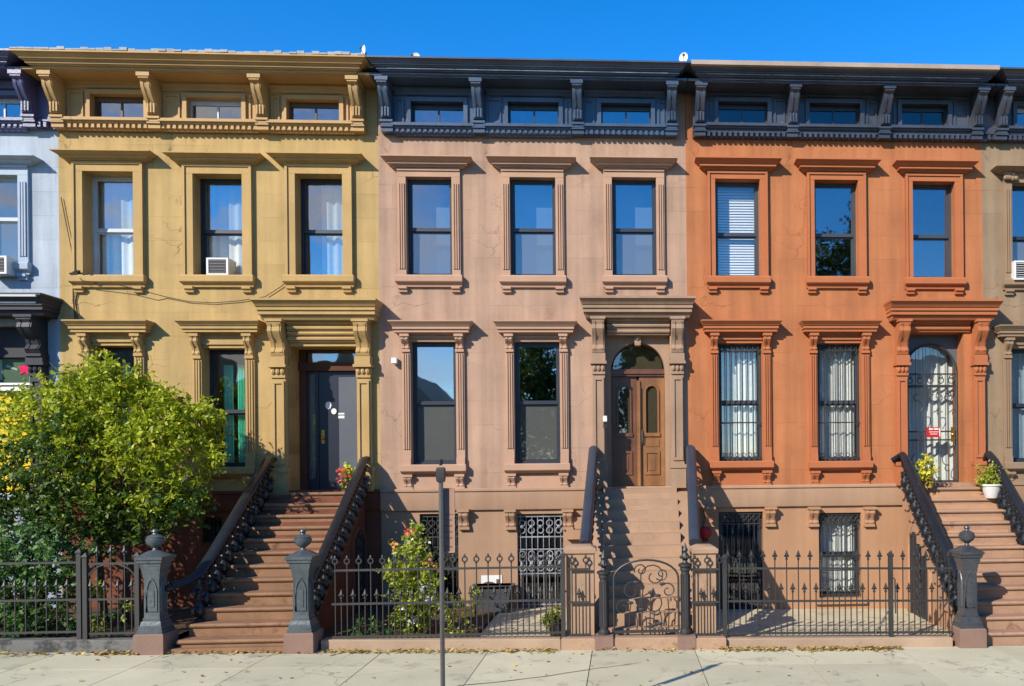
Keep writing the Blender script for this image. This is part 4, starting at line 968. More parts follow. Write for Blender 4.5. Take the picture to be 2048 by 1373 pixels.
for px, hh in ((1208,1120),(1371,1105)):
    x_ = PX(px,1200,yF); z_ = zg(x_)
    p_ = thing('gate_post', 'dark cast iron gate post with crocketed finial, on the %s of the arched gate' % ('left' if px < 1300 else 'right'), 'post', (x_, yF, z_), 'gate posts')
    zt = PZ(px, hh+30, yF)
    q = MB(); q.lathe(x_, yF, [(.085,z_+.19),(.085,z_+.24),(.06,z_+.27),(.06,zt-.06),(.075,zt-.04),(.075,zt),(.10,zt+.02),(.10,zt+.05),(.05,zt+.07)], 12)
    for k in range(6): q.tube([(x_+.062*math.cos(k*1.047), yF+.062*math.sin(k*1.047), z_+.3),(x_+.062*math.cos(k*1.047), yF+.062*math.sin(k*1.047), zt-.1)], .010, 4)
    part('shaft', q, M['black_iron'], p_)
    q = MB(); q.lathe(x_, yF, [(.04,zt+.07),(.03,zt+.1),(.065,zt+.14),(.05,zt+.19),(.025,zt+.22),(.045,zt+.25),(.02,zt+.31),(.004,zt+.36)], 8)
    for k in range(6): q.ball((x_+.06*math.cos(k*1.047), yF+.06*math.sin(k*1.047), zt+.15), .024, 6, 4)
    part('finial', q, M['black_iron'], p_)
    part('plinth', MB().box(x_-.13, x_+.13, yF-.17, yF+.13, z_-.1, z_+.195), M['plinth'], p_, sharp=None)

# ================================================================== GROUND
def sheet(name, x0, x1, y0, y1, mat, dz=0.0, n=2):
    q = MB()
    q.add([(x0,y0,zg(x0)+dz),(x1,y0,zg(x1)+dz),(x1,y1,zg(x1)+dz),(x0,y1,zg(x0)+dz)], [(0,1,2,3)])
    o = put(name, mesh_from(q, sharp=None), mat); return kind(o, 'structure')
sheet('ground', -400, 400, -400, 300, M['asphalt'], -.17)
sheet('road', -120, 120, -18.2, -7.66, M['asphalt'], -.14)
q = MB()                                              # concrete flags with open joints
yj = [-7.5, -5.55, -4.05, -3.02]
def xjoin(k): return PX(1185,1305,-3.1)+1.47*k
for k in range(-14, 14):
    for j in range(3):
        xa, xb = xjoin(k)+.006, xjoin(k+1)-.006
        if j == 2 and k % 2: pass
        y0, y1 = yj[j]+.005, yj[j+1]-.005
        h = .004*(random.random()-.5)
        q.add([(xa,y0,zg(xa)+h),(xb,y0,zg(xb)+h),(xb,y1,zg(xb)+h),(xa,y1,zg(xa)+h),(xa,y0,zg(xa)-.1),(xb,y0,zg(xb)-.1),(xb,y1,zg(xb)-.1),(xa,y1,zg(xa)-.1)], [(0,1,2,3),(0,4,5,1),(1,5,6,2),(2,6,7,3),(3,7,4,0)])
kind(put('sidewalk', mesh_from(q, sharp=None), M['concrete']), 'structure')
sheet('pavement_bed', -40, 40, -7.5, -2.6, M['joint'], -.022)
q = MB(); q.add([(-40,-7.65,zg(-40)-.2),(40,-7.65,zg(40)-.2),(40,-7.5,zg(40)-.2),(-40,-7.5,zg(-40)-.2),(-40,-7.65,zg(-40)+.004),(40,-7.65,zg(40)+.004),(40,-7.5,zg(40)+.004),(-40,-7.5,zg(-40)+.004)], [(4,5,6,7),(0,1,5,4),(2,3,7,6)])
kind(put('kerb', mesh_from(q, sharp=None), M['grey_kerb']), 'structure')
# crack across the flags, tapering; its far end paints a thin cast shadow
q = MB(); cp = [(915,1372),(950,1369),(985,1366),(1020,1362),(1060,1357),(1095,1353),(1130,1347),(1178,1340),(1195,1337),(1225,1334),(1255,1330),(1284,1325)]
wd = [.012,.016,.011,.015,.010,.014,.012,.014,.012,.010,.008,.003]; pts = []
for (px, py), w_ in zip(cp, wd):
    u = None
    # pixel on the pavement plane
    lo, hi = -9.0, -3.0
    for _ in range(40):
        m = (lo+hi)/2; x_, z_ = P(px, py, m)
        if z_ < zg(x_): hi = m
        else: lo = m
    # ray height falls with nearness: bisect on z
    pts.append((x_, m, w_))
vs = []; fs = []
for x_, y_, w_ in pts: vs += [(x_, y_-w_, zg(x_)+.0035), (x_, y_+w_, zg(x_)+.0035)]
for k in range(len(pts)-1): fs.append((2*k, 2*k+2, 2*k+3, 2*k+1))
q.add(vs, fs); kind(put('crack', mesh_from(q, sharp=None), M['joint']), 'structure')
# yards behind the fences
def yard(name, x0, x1, mat, dz=.02):
    q = MB(); q.add([(x0,-2.85,zg(x0)+dz),(x1,-2.85,zg(x1)+dz),(x1,.0,zg(x1)+dz),(x0,0,zg(x0)+dz)], [(0,1,2,3)]); return kind(put(name, mesh_from(q, sharp=None), mat), 'structure')
yard('soil_bed', XZ0-4, -6.6, M['soil'], .10)
yard('soil_bed', -4.7, -2.2, M['soil'], .10)
yard('yard_paving', -2.2, -.9, M['yard'], .06)
yard('yard_paving', -.9, XC1+6, M['yard'], .03)
def kerb_wall(name, label, x0, x1, h, mat, y0=-3.08, y1=-2.86, grp='low kerbs under the fences'):
    q = MB(); q.add([(x0,y0,zg(x0)-.1),(x1,y0,zg(x1)-.1),(x1,y1,zg(x1)-.1),(x0,y1,zg(x0)-.1),(x0,y0,zg(x0)+h-.012),(x1,y0,zg(x1)+h-.012),(x1,y1,zg(x1)+h-.012),(x0,y1,zg(x0)+h-.012),(x0+.01,y0+.015,zg(x0)+h),(x1-.01,y0+.015,zg(x1)+h),(x1-.01,y1-.01,zg(x1)+h),(x0+.01,y1-.01,zg(x0)+h)],
        [(8,9,10,11),(0,1,5,4),(1,2,6,5),(2,3,7,6),(3,0,4,7),(4,5,9,8),(5,6,10,9),(6,7,11,10),(7,4,8,11)])
    return solo(name, q, mat, label, 'kerb', ((x0+x1)/2, -2.97, zg((x0+x1)/2)), grp, sharp=None)
kerb_wall('stone_kerb', 'rough grey stone kerb under the overgrown fence', XZ0-4, PX(276,1300,yF), .17, M['grey_kerb'])
kerb_wall('stone_kerb', 'brown stone kerb under the ring topped fence by the shrub', xf0-.12, PX(1122,1290,yF), .15, M['kerb'])
kerb_wall('stone_kerb', 'projecting pale stone block under the short fence left of the gate', PX(1124,1290,yF), PX(1191,1290,yF), .165, M['B_step'], y0=-3.14)
kerb_wall('stone_kerb', 'brown stone threshold block under the arched gate', PX(1227,1290,yF), PX(1356,1290,yF), .17, M['B_step'], y0=-3.12)
kerb_wall('stone_kerb', 'pale stone block under the short fence right of the gate', PX(1389,1290,yF), PX(1450,1290,yF), .165, M['B_step'], y0=-3.14)
kerb_wall('stone_kerb', 'long brown stone kerb under the spear topped fence', PX(1453,1290,yF), PX(1900,1290,yF), .14, M['kerb'])

# ================================================================== FOLIAGE
def leaf_arrays(cs, size, aspect=.5, up=.3, jit=.35):
    n = len(cs); a = rng.normal(size=(n,3)); a[:,2] -= .25; a /= np.linalg.norm(a, axis=1)[:,None]
    nr = rng.normal(size=(n,3)); nr[:,2] += up*3; nr[:,1] -= .8
    b = np.cross(a, nr); b /= np.linalg.norm(b, axis=1)[:,None]+1e-6
    s = size*(1+jit*rng.normal(size=n)).clip(.4, 1.8)[:,None]
    v = np.stack([cs, cs+a*s*.5+b*s*aspect*.5, cs+a*s, cs+a*s*.5-b*s*aspect*.5], 1).reshape(-1,3)
    return v
def leaf_mesh(v, off):
    n = len(v)//4; me = bpy.data.meshes.new('leaves'); me.vertices.add(n*4); me.loops.add(n*4); me.polygons.add(n)
    me.vertices.foreach_set('co', (v-np.array(off)).astype(np.float32).ravel()); me.loops.foreach_set('vertex_index', np.arange(n*4, dtype=np.int32))
    me.polygons.foreach_set('loop_start', np.arange(0, n*4, 4, dtype=np.int32)); me.polygons.foreach_set('loop_total', np.full(n, 4, dtype=np.int32)); me.update(calc_edges=True); return me
def clumps(blobs, per, twigs, spread, shell=.55):
    """leaf positions: sprays scattered through each blob, thicker towards its skin"""
    out = []; cent = []
    for (cx, cy, cz, rx, ry, rz, wgt) in blobs:
        m = max(1, int(twigs*wgt)); d = rng.normal(size=(m,3)); d /= np.linalg.norm(d, axis=1)[:,None]
        r_ = (shell+(1-shell)*rng.random(m)**.6)[:,None]; c = np.array([cx,cy,cz])+d*r_*np.array([rx,ry,rz])
        ln = spread*(.6+.8*rng.random(m))[:,None]
        dirs = d*.7+rng.normal(size=(m,3))*.5; dirs[:,2] += .1; dirs /= np.linalg.norm(dirs, axis=1)[:,None]
        for k in range(per):
            t = rng.random(m)[:,None]
            out.append(c+dirs*ln*t+rng.normal(size=(m,3))*spread*.16*(1-.4*t))
        cent.append(c)
    return np.concatenate(out), np.concatenate(cent)
def limbs(mb, base, tips, r0, kink=.15):
    for t in tips:
        b, t = Vector(base), Vector(t); m1 = b.lerp(t, .35)+Vector((random.uniform(-kink,kink), random.uniform(-kink,kink), .12)); m2 = b.lerp(t, .7)+Vector((random.uniform(-kink,kink), random.uniform(-kink,kink), .05))
        mb.tube([b, m1, m2, t], [r0, r0*.75, r0*.5, r0*.15], 7)
def PB(px, py, y, rx, rz, ry, w):      # blob from its place in the picture
    x, z = P(px, py, y); s = (DCAM+y)/F; return (x, y, z, rx*s, ry, rz*s, w)
tx, tz = P(235, 1235, -1.5)
tree = thing('small_tree', 'bushy yellow green tree in the front yard of the yellow house', 'tree', (tx, -1.5, zg(tx)))
blobsT = [PB(205,775,-1.5,38,40,.3,.55), PB(170,815,-1.6,60,50,.45,.8), PB(240,815,-1.5,55,48,.4,.8), PB(105,820,-1.5,50,42,.4,.5), PB(60,860,-1.4,70,60,.5,.7), PB(330,835,-1.5,45,38,.35,.55), PB(385,855,-1.4,42,42,.35,.55), PB(300,885,-1.7,75,55,.5,1.0),
          PB(365,925,-1.4,58,50,.4,.65), PB(200,900,-1.6,90,60,.6,1.1), PB(120,900,-1.6,70,60,.5,.7), PB(240,970,-1.6,95,50,.55,.85), PB(330,985,-1.6,65,45,.45,.5), PB(-50,880,-1.5,90,80,.7,.6), PB(190,742,-1.5,14,26,.12,.14), PB(225,758,-1.5,14,24,.12,.12), PB(275,775,-1.45,14,26,.12,.12), PB(415,830,-1.4,18,22,.15,.16), PB(150,770,-1.5,16,26,.14,.14), PB(310,790,-1.45,16,20,.12,.1), PB(425,880,-1.35,14,26,.12,.12)]
for _ in range(26):
    px_, py_, rx_, rz_ = random.choice([(205,775,42,48),(170,815,64,56),(240,815,62,54),(105,820,56,48),(330,835,52,44),(385,855,50,48),(365,925,62,54),(60,860,74,64)])
    an = random.uniform(.15, 2.9); blobsT.append(PB(px_+rx_*1.05*math.cos(an), py_-rz_*1.05*math.sin(an), -1.5+random.uniform(-.3,.2), 8, 15, .08, .07))
lp, tc_ = clumps(blobsT, 19, 105, .21, .55)
put('foliage', leaf_mesh(leaf_arrays(lp, .078, .42), OFF[tree]), M['leaf_tree'], tree)
q = MB(); zb_ = zg(tx)-.1
for (dx, dy) in ((-.35,.1),(-.15,-.1),(.05,.1),(.2,-.05),(.42,.1)):
    bx = (tx+dx*.7, -1.5+dy, zb_); fork = (tx+dx*1.3, -1.5+dy*2, zb_+1.5+random.random()*.5)
    q.tube([bx, (tx+dx*.9, -1.5+dy*1.4, zb_+.7), fork], [.055,.045,.035], 7)
    sel = tc_[rng.choice(len(tc_), 9)]; sel = sorted(sel, key=lambda p: (p[0]-fork[0])**2)[:5]
    limbs(q, fork, [tuple(p) for p in sel], .028)
part('trunk', q, M['bark'], tree)
bx_, _ = P(70,1240,-1.9)
bs = thing('shrub', 'tall dark green bush behind the overgrown fence and under the yellow green tree', 'shrub', (bx_, -1.9, zg(bx_)))
bl = [PB(95,950,-1.95,95,85,.5,1.2), PB(20,960,-1.9,90,80,.5,1.0), PB(150,1020,-1.9,90,55,.5,.9), PB(40,1050,-1.9,110,70,.5,1.1), PB(130,880,-1.95,50,50,.35,.5), PB(-60,1000,-1.9,80,110,.5,.8), PB(255,1035,-1.75,95,42,.4,.8), PB(345,1015,-1.6,62,40,.35,.5), PB(190,1085,-1.8,60,45,.35,.4), PB(300,990,-1.8,80,40,.4,.5)]
lp, tc_ = clumps(bl, 16, 110, .2, .35); put('foliage', leaf_mesh(leaf_arrays(lp, .075, .5), OFF[bs]), M['leaf_bush'], bs)
q = MB(); limbs(q, (bx_,-1.9,zg(bx_)), [tuple(p) for p in tc_[rng.choice(len(tc_), 14)]], .03, .1); part('stem', q, M['bark'], bs)
# dark shrub and fence creeper
sx_, _ = P(70,1250,-2.3)
sh = thing('shrub', 'dense deep green shrub pushing through the old iron fence', 'shrub', (sx_, -2.3, zg(sx_)))
bl = [PB(70,1110,-2.3,80,65,.45,1.2), PB(0,1140,-2.3,90,90,.5,1.2), PB(120,1130,-2.4,50,60,.4,.7), PB(60,1200,-2.45,110,70,.45,1.3), PB(-60,1200,-2.4,90,90,.4,1.0), PB(10,1250,-2.6,90,40,.3,.8), PB(150,1220,-2.3,60,60,.35,.4)]
lp, tc_ = clumps(bl, 16, 95, .17, .3); put('foliage', leaf_mesh(leaf_arrays(lp, .068, .6), OFF[sh]), M['leaf_dark'], sh)
q = MB(); limbs(q, (sx_,-2.3,zg(sx_)), [tuple(p) for p in tc_[rng.choice(len(tc_), 14)]], .022, .08); part('stem', q, M['bark'], sh)
vx, _ = P(225,1280,-2.7)
vn = thing('vine', 'thin green creeper climbing the narrow iron side gate', 'vine', (vx, -2.8, zg(vx)))
bl = [PB(205,1190,-2.75,20,20,.08,.35), PB(240,1215,-2.75,28,14,.08,.35), PB(175,1250,-2.75,18,25,.1,.35), PB(215,1255,-2.7,50,30,.15,.4)]
lp, tc_ = clumps(bl, 8, 22, .10, .3); put('foliage', leaf_mesh(leaf_arrays(lp, .06, .6), OFF[vn]), M['leaf_shrub'], vn)
q = MB(); limbs(q, (vx,-2.75,zg(vx)), [tuple(p) for p in tc_[rng.choice(len(tc_), 6)]], .008, .05); part('stem', q, M['bark'], vn)
# flowering shrub by the pink house
fx_, _ = P(832,1270,-2.3)
fs = thing('shrub', 'tall flowering shrub with coral and amber blooms behind the ring topped fence', 'shrub', (fx_, -2.3, zg(fx_)))
bl = [PB(835,1085,-2.3,13,38,.12,.5), PB(822,1115,-2.3,25,35,.2,.8), PB(834,1150,-2.3,32,45,.25,1.1), PB(815,1180,-2.35,26,45,.25,.9), PB(838,1205,-2.35,30,40,.25,.9), PB(820,1240,-2.4,36,35,.3,1.0), PB(790,1150,-2.3,18,30,.15,.35), PB(862,1175,-2.4,18,40,.2,.5)]
lp, tc_ = clumps(bl, 15, 60, .14, .3); put('foliage', leaf_mesh(leaf_arrays(lp, .062, .5), OFF[fs]), M['leaf_shrub'], fs)
q = MB(); limbs(q, (fx_,-2.3,zg(fx_)), [tuple(p) for p in tc_[rng.choice(len(tc_), 14)]], .014, .08); part('stem', q, M['bark'], fs)
def blooms(root, spots, mat, n, size, r_):
    cs = []
    for px, py, y in spots:
        x, z = P(px, py, y); cs.append(np.array([x,y-.1,z])+rng.normal(size=(n,3))*r_)
    put('blossom', leaf_mesh(leaf_arrays(np.concatenate(cs), size, .8), OFF[root]), mat, root)
blooms(fs, [(815,1066,-2.4),(826,1064,-2.4)], M['flower_red'], 12, .05, .035)
blooms(fs, [(789,1086,-2.4),(866,1118,-2.4),(868,1125,-2.5)], M['flower_orange'], 14, .05, .04)
blooms(fs, [(856,1090,-2.5),(820,1082,-2.5),(848,1168,-2.6),(860,1200,-2.6),(828,1235,-2.6),(812,1215,-2.6)], M['flower_white'], 5, .05, .03)
def small_plant(label, px, py, y, blist, size, twigs, mat, cat='plant', name='garden_plant', per=8, spread=.1, grp=None):
    x, z = P(px, py, y); t = thing(name, label, cat, (x, y, zg(x)), grp)
    lp, tc_ = clumps([PB(*b) for b in blist], per, twigs, spread, .3); put('foliage', leaf_mesh(leaf_arrays(lp, size, .4), OFF[t]), mat, t)
    q = MB(); limbs(q, (x,y,zg(x)+.02), [tuple(p) for p in tc_[rng.choice(len(tc_), min(6, len(tc_)))]], .007, .04); part('stem', q, M['bark'], t); return t
small_plant('loose leggy plant just right of the sign pole behind the fence', 915, 1285, -2.6, [(910,1215,-2.6,22,22,.12,1.),(915,1245,-2.6,26,25,.12,.8),(905,1270,-2.7,18,15,.1,.5)], .06, 26, M['leaf_shrub'], grp='low yard plants')
small_plant('small weed at the foot of the fence beside the dark newel', 725, 1290, -2.6, [(722,1260,-2.7,12,18,.1,1.),(765,1260,-2.7,14,18,.1,1.),(690,1280,-2.75,22,8,.1,1.)], .06, 14, M['leaf_dark'], grp='low yard plants')
small_plant('tuft of pale green leaves growing by the white notice on the wall', 950, 1215, -1.0, [(950,1198,-1.,9,18,.1,1.)], .06, 20, M['leaf_shrub'], grp='low yard plants')

def potted(label, px, pyb, y, potw, poth, potmat, blist, size, twigs, leaf, grp, flower=None, zoff=None, n=10, per=10):
    x, z = P(px, pyb, y); z = z if zoff is None else zoff
    t = thing('flower_pot', label, 'potted plant', (x, y, z), grp)
    part('pot', MB().lathe(x, y, [(potw*.62,z),(potw*.66,z+.01),(potw*.95,z+poth*.86),(potw*1.05,z+poth*.88),(potw*1.05,z+poth),(potw*.9,z+poth),(potw*.85,z+poth*.9)], 16), potmat, t)
    lp, tc_ = clumps([PB(*b) for b in blist], per, twigs, .07, .25); put('foliage', leaf_mesh(leaf_arrays(lp, size, .55), OFF[t]), leaf, t)
    q = MB(); limbs(q, (x,y,z+poth*.8), [tuple(p) for p in tc_[rng.choice(len(tc_), 6)]], .006, .02); part('stem', q, M['bark'], t)
    if flower: blooms(t, flower[0], flower[1], n, .05, .03)
    return t
zstep = ZL-.06
potted('terracotta pot of bright yellow flowers beside the barred door of the orange house', 1860, 983, -.45, .09, .17, M['terracotta'], [(1851,935,-.45,19,24,.14,1.),(1856,960,-.45,14,14,.12,.6)], .05, 34, M['leaf_shrub'], 'pots on the stoops', ([(1840,930,-.5),(1852,922,-.5),(1866,928,-.5),(1845,945,-.5),(1860,945,-.5),(1850,912,-.5),(1868,938,-.5),(1855,955,-.5),(1843,938,-.5)], M['flower_yellow']), zoff=zstep, n=12)
potted('white glazed pot of trailing light green plant on the second step from the top', 1983, 994, -.62, .18, .25, M['white_pot'], [(1978,948,-.62,24,20,.16,1.),(1990,958,-.62,26,16,.18,1.),(1968,962,-.62,14,12,.12,.5)], .05, 46, M['leaf_shrub'], 'pots on the stoops', ([(1975,930,-.7),(1968,945,-.7),(1995,940,-.7)], M['flower_orange']), zoff=zstep-riseC+.0, n=5)
potted('dark pot of coral and yellow flowers on the landing of the yellow house', 697, 990, -.45, .09, .14, M['black_pot'], [(694,950,-.45,14,22,.1,1.),(700,968,-.45,14,14,.1,.6)], .05, 18, M['leaf_shrub'], 'pots on the stoops', ([(686,948,-.5),(684,962,-.5),(690,940,-.5),(688,955,-.5)], M['flower_red']), zoff=ZL-.02, n=14)
x_ = PX(700,935,-.5)
t_ = [o for o in bpy.data.objects if o.get('label', '').startswith('dark pot of coral')][0]
blooms(t_, [(699,932,-.5),(702,940,-.5),(697,945,-.5)], M['flower_yellow'], 12, .05, .025)
xp_ = PX(1112,1270,-2.4)
potted('black plastic pot with a green plant on the yard paving by the pier', 1112, 1265, -2.4, .14, .22, M['black_pot'], [(1104,1238,-2.4,17,16,.14,1.),(1112,1228,-2.4,12,12,.1,.5)], .05, 34, M['leaf_shrub'], 'pots in the yard', zoff=zg(xp_)+.065)

# fallen leaves
def litter(spans, n, yr, size):
    cs = []
    for px0, px1, w_ in spans:
        m = int(n*w_); xs_ = rng.uniform(PX(px0,1300,-3.1), PX(px1,1300,-3.1), m); ys_ = yr[0]-np.abs(rng.normal(size=m))*yr[1]
        cs.append(np.stack([xs_, ys_, zg(xs_)+.012+rng.random(m)*.03], 1))
    return np.concatenate(cs)
cs = litter(((200,290,1.),(340,580,.8),(650,1120,2.8),(560,650,.3),(1440,1580,1.2),(1590,1800,2.6),(1190,1440,.3),(0,200,.5)), 165, (-3.14,.085), .05)
far_ = np.stack([rng.uniform(-9,7.5,110), rng.uniform(-5.6,-3.3,110), np.zeros(110)], 1); far_[:,2] = zg(far_[:,0])+.01
cs = np.concatenate([cs, far_]); a_ = rng.uniform(0, 6.28, len(cs)); d_ = np.stack([np.cos(a_), np.sin(a_), rng.normal(size=len(cs))*.25], 1); e_ = np.stack([-np.sin(a_), np.cos(a_), rng.normal(size=len(cs))*.35], 1)
s_ = (.062*(.6+.7*rng.random(len(cs))))[:,None]
v_ = np.stack([cs-d_*s_*.5, cs+e_*s_*.32, cs+d_*s_*.5, cs-e_*s_*.32], 1).reshape(-1,3)
kind(put('fallen_leaves', leaf_mesh(v_, (0,0,0)), M['leaf_dry']), 'stuff')

# ================================================================== SMALL THINGS
def cooler(label, px0, px1, py0, py1, y=-.22, depth=.5, slats=False):
    x0, z1 = P(px0, py0, y); x1, z0 = P(px1, py1, y)
    t = thing('window_cooler', label, 'air conditioner', ((x0+x1)/2, y, z0), 'window air conditioners')
    part('case', MB().box(x0, x1, y+.012, y+depth, z0, z1).box(x0, x0+.035, y-.012, y+.012, z0, z1).box(x1-.035, x1, y-.012, y+.012, z0, z1).box(x0+.035, x1-.035, y-.012, y+.012, z1-.03, z1).box(x0+.035, x1-.035, y-.012, y+.012, z0, z0+.03), M['white_plastic'], t, sharp=None)
    part('grille', MB().box(x0+.035, x1-.035, y+.0, y+.0118, z0+.03, z1-.03), M['ac_grille'], t, sharp=None)
    q = MB(); n = 7 if slats else 5
    for k in range(n): q.box(x0+.05, x1-.05, y-.008, y-.001, z0+.05+(z1-z0-.1)*k/(n-1)-.004, z0+.05+(z1-z0-.1)*k/(n-1)+.004)
    part('louvre', q, M['white_plastic'] if slats else M['steel'], t, sharp=None); return t
cooler('white window air conditioner with dark grille on the yellow house sill', 413, 457, 516, 551, y=.06, depth=.3)
cooler('white air conditioner jutting from the pale blue house window', -30, 14, 512, 548, y=-.25, depth=.6)
cooler('white air conditioner with side slots in the tan house window', 2028, 2075, 522, 560, y=-.16, slats=True)

def dish(label, px, py, r_, tilt):
    x, z = P(px, py, -.25); z0 = ZT-.06
    t = thing('satellite_dish', label, 'satellite dish', (x, -.25, z0), 'satellite dishes on the roofs')
    q = MB(); rings = []
    for k in range(5):
        rr0 = r_*k/4+1e-3; dd = -.25*(k/4)**2*r_*1.2
        rings.append([(x+rr0*math.cos(a)*math.cos(tilt)+dd*math.sin(tilt), -.25-rr0*math.cos(a)*math.sin(tilt)+dd, z+rr0*math.sin(a)*1.1) for a in [2*math.pi*i/16 for i in range(16)]])
    rings += [[(a, b+.012, c) for a, b, c in rg] for rg in rings[::-1]]
    q.loft(rings, cap=False); part('reflector', q, M['white_plastic'], t)
    part('mast', MB().tube([(x,-.22,z0),(x,-.22,z)], .02, 6).tube([(x,-.24,z-r_),(x-.02,-.45,z-.05)], .008, 5).ball((x-.02,-.45,z-.04), .025, 6, 4), M['steel'], t)
dish('small upright white satellite dish over the right end of the ochre cornice', 730, 103, .085, .9)
dish('round white satellite dish between the slate and charcoal cornices', 1368, 117, .085, .5)
dish('half hidden white satellite dish behind the slate blue cornice', 832, 117, .08, .1)
x_, z_ = P(746,110,-.35)
solo('roof_vent', MB().box(x_-.14, x_+.13, -.45, -.25, ZT-.06, ZT+.035).lathe(x_+.05,-.35,[(.05,ZT+.03),(.05,ZT+.06),(.02,ZT+.075)],8), M['white_plastic'], 'low white roof vent beside the small upright dish', 'vent', (x_, -.35, ZT-.06))
x_, z_ = P(790,722,-.05)
sc = thing('security_camera', 'small white box camera on the pink wall beside the parlour window', 'camera', (x_, 0, z_))
part('mount', MB().box(x_-.03, x_+.03, -.03, .01, z_-.05, z_+.05), M['white_plastic'], sc, sharp=None)
part('housing', MB().box(x_-.045, x_+.045, -.13, -.028, z_-.05, z_+.045).lathe(x_, -.08, [(.03,z_-.07),(.035,z_-.049)], 10), M['white_plastic'], sc)
x_, z_ = P(1210,838,-.12)
db = thing('doorbell', 'white and black intercom on the pilaster left of the wooden door', 'doorbell', (x_, -.1, z_))
part('plate', MB().box(x_-.035, x_+.035, -.165, -.142, z_-.05, z_+.05), M['white_plastic'], db, sharp=None); part('button', MB().box(x_-.03, x_+.03, -.16, -.142, z_-.17, z_-.06).ball((x_,-.165,z_-.08), .014, 6, 5), M['ac_grille'], db)
x_, z_ = P(1411,1066,-.06)
al = thing('alarm_bell', 'round red alarm bell on the basement wall by the pink stoop', 'bell', (x_, 0, z_))
q = MB(); rings = [[(x_+r_*math.cos(a), yy, z_+r_*math.sin(a)) for a in [2*math.pi*i/16 for i in range(16)]] for r_, yy in ((.06,.0),(.11,-.03),(.115,-.05),(.10,-.075),(.06,-.095),(.01,-.10))]
part('gong', q.loft(rings), M['red_paint'], al); part('back_box', MB().box(x_-.05, x_+.05, -.02, .012, z_-.16, z_-.04), M['ac_grille'], al, sharp=None)
x_, z_ = P(985,1170,-.01)
nt_ = thing('wall_notice', 'cream square notice with dark print on the pink basement wall', 'notice', (x_, 0, z_))
part('board', MB().box(x_-.2, x_+.17, -.012, .006, z_-.16, z_+.17), M['white_plastic'], nt_, sharp=None)
part('print', MB().polyy([(x_-.02+.12*math.cos(t*.5236)-.04, z_+.0+.06*math.sin(t*.5236)) for t in range(12)], -.016, -.0125).box(x_+.07, x_+.14, -.016, -.0125, z_-.1, z_+.1), M['party'], nt_, sharp=None)
x_, z_ = P(985,1205,-.3)
bn = thing('planter_box', 'dark grey rectangular planter against the pink basement wall', 'planter', (x_, -.3, zg(x_)+.06))
part('box', MB().loft([[(x_-a,-.5,z),(x_+a,-.5,z),(x_+a,-.06,z),(x_-a,-.06,z)] for a, z in ((.28,zg(x_)+.06),(.34,zg(x_)+.46),(.37,zg(x_)+.46),(.37,zg(x_)+.52),(.32,zg(x_)+.52),(.30,zg(x_)+.48))]), M['newel_dark'], bn, sharp=None)

# teal curtains in the yellow house, nets in the orange house, blinds
def drape(label, x0, x1, z0, z1, y, mat, cat, folds, grp, name='curtain', amp=.025):
    q = MB(); n = folds*6; top = []
    vs, fs = [], []
    for i in range(n+1):
        x = x0+(x1-x0)*i/n; yy = y+amp*math.sin(2*math.pi*folds*i/n)+.3*amp*math.sin(5.3*i/n*folds)
        vs += [(x, yy, z0), (x+.01*math.sin(i), yy*1.0, z1)]
    for i in range(n): fs.append((2*i, 2*i+2, 2*i+3, 2*i+1))
    q.add(vs, fs); me = mesh_from(q, ((x0+x1)/2, y, z0), sharp=80, norm=False)
    o = put(name, me, mat, None, ((x0+x1)/2, y, z0)); tag(o, label, cat, grp); return o
for o, px0, px1, lb in ((paA[1], 448, 468, 'left teal curtain hanging behind the big parlour window of the yellow house'), (paA[1], 476, 492, 'right teal curtain hanging behind the big parlour window of the yellow house'), (paA[0], 226, 236, 'thin teal curtain behind the window half hidden by the tree'), (paA[0], 246, 262, 'wider teal curtain behind the window half hidden by the tree')):
    m_ = 820; y_ = .40
    drape(lb, PX(px0,m_,y_), PX(px1,m_,y_), o[2]-.1, o[3]-.25, y_, M['teal_cloth'], 'curtain', 3, 'teal curtains', amp=.03)
for o, lb in ((paC[0], 'white net curtain behind the barred parlour window nearest the pink house'), (paC[1], 'white net curtain behind the barred parlour window beside the gated door'), (basC[1], 'white net curtain behind the barred basement window of the orange house'), (paD, 'pale net curtain behind the parlour window of the tan house')):
    drape(lb, o[0]-.2, o[1]+.2, o[2]-.05, o[3]+.1, .33, M['white_cloth'], 'curtain', 9, 'white net curtains', amp=.022)
drape('pale curtain behind the arched iron gate door', dC[0]-.1, dC[1]+.1, ZL+.05, dC[3], .62, M['white_cloth'], 'curtain', 8, 'white net curtains', amp=.03)
def slats(label, o, y, l, r_, z0, z1, grp):
    q = MB(); n = int((z1-z0)/.05)
    for k in range(n): 
        z = z0+.05*k; q.add([(l,y-.012,z),(r_,y-.012,z),(r_,y+.012,z+.045),(l,y+.012,z+.045)], [(0,1,2,3)])
    q.box(l, r_, y-.02, y+.03, z1, z1+.04)
    return solo('window_blind', q, M['blind'], label, 'blind', ((l+r_)/2, y, z0), grp, sharp=None)
o = upC[0]; slats('white slatted blind in the orange house upper window nearest the pink house', o, .31, o[0]-.1, o[1]+.2, o[2]-.05, o[3]+.05, 'window blinds')
for o, lb in zip(upB, ('grey roller shade in the pink upper window next to the yellow house', 'grey roller shade in the middle upper window of the pink house', 'grey roller shade in the upper window above the wooden door')):
    solo('window_blind', MB().box(o[0]-.05, o[1]+.05, .45, .456, o[2]-.05, o[3]+.05).tube([(o[0]-.06,.45,o[3]+.06),(o[1]+.06,.45,o[3]+.06)], .025, 8), M['grey_cloth'], lb, 'blind', ((o[0]+o[1])/2, .45, o[2]), 'window blinds', sharp=None)
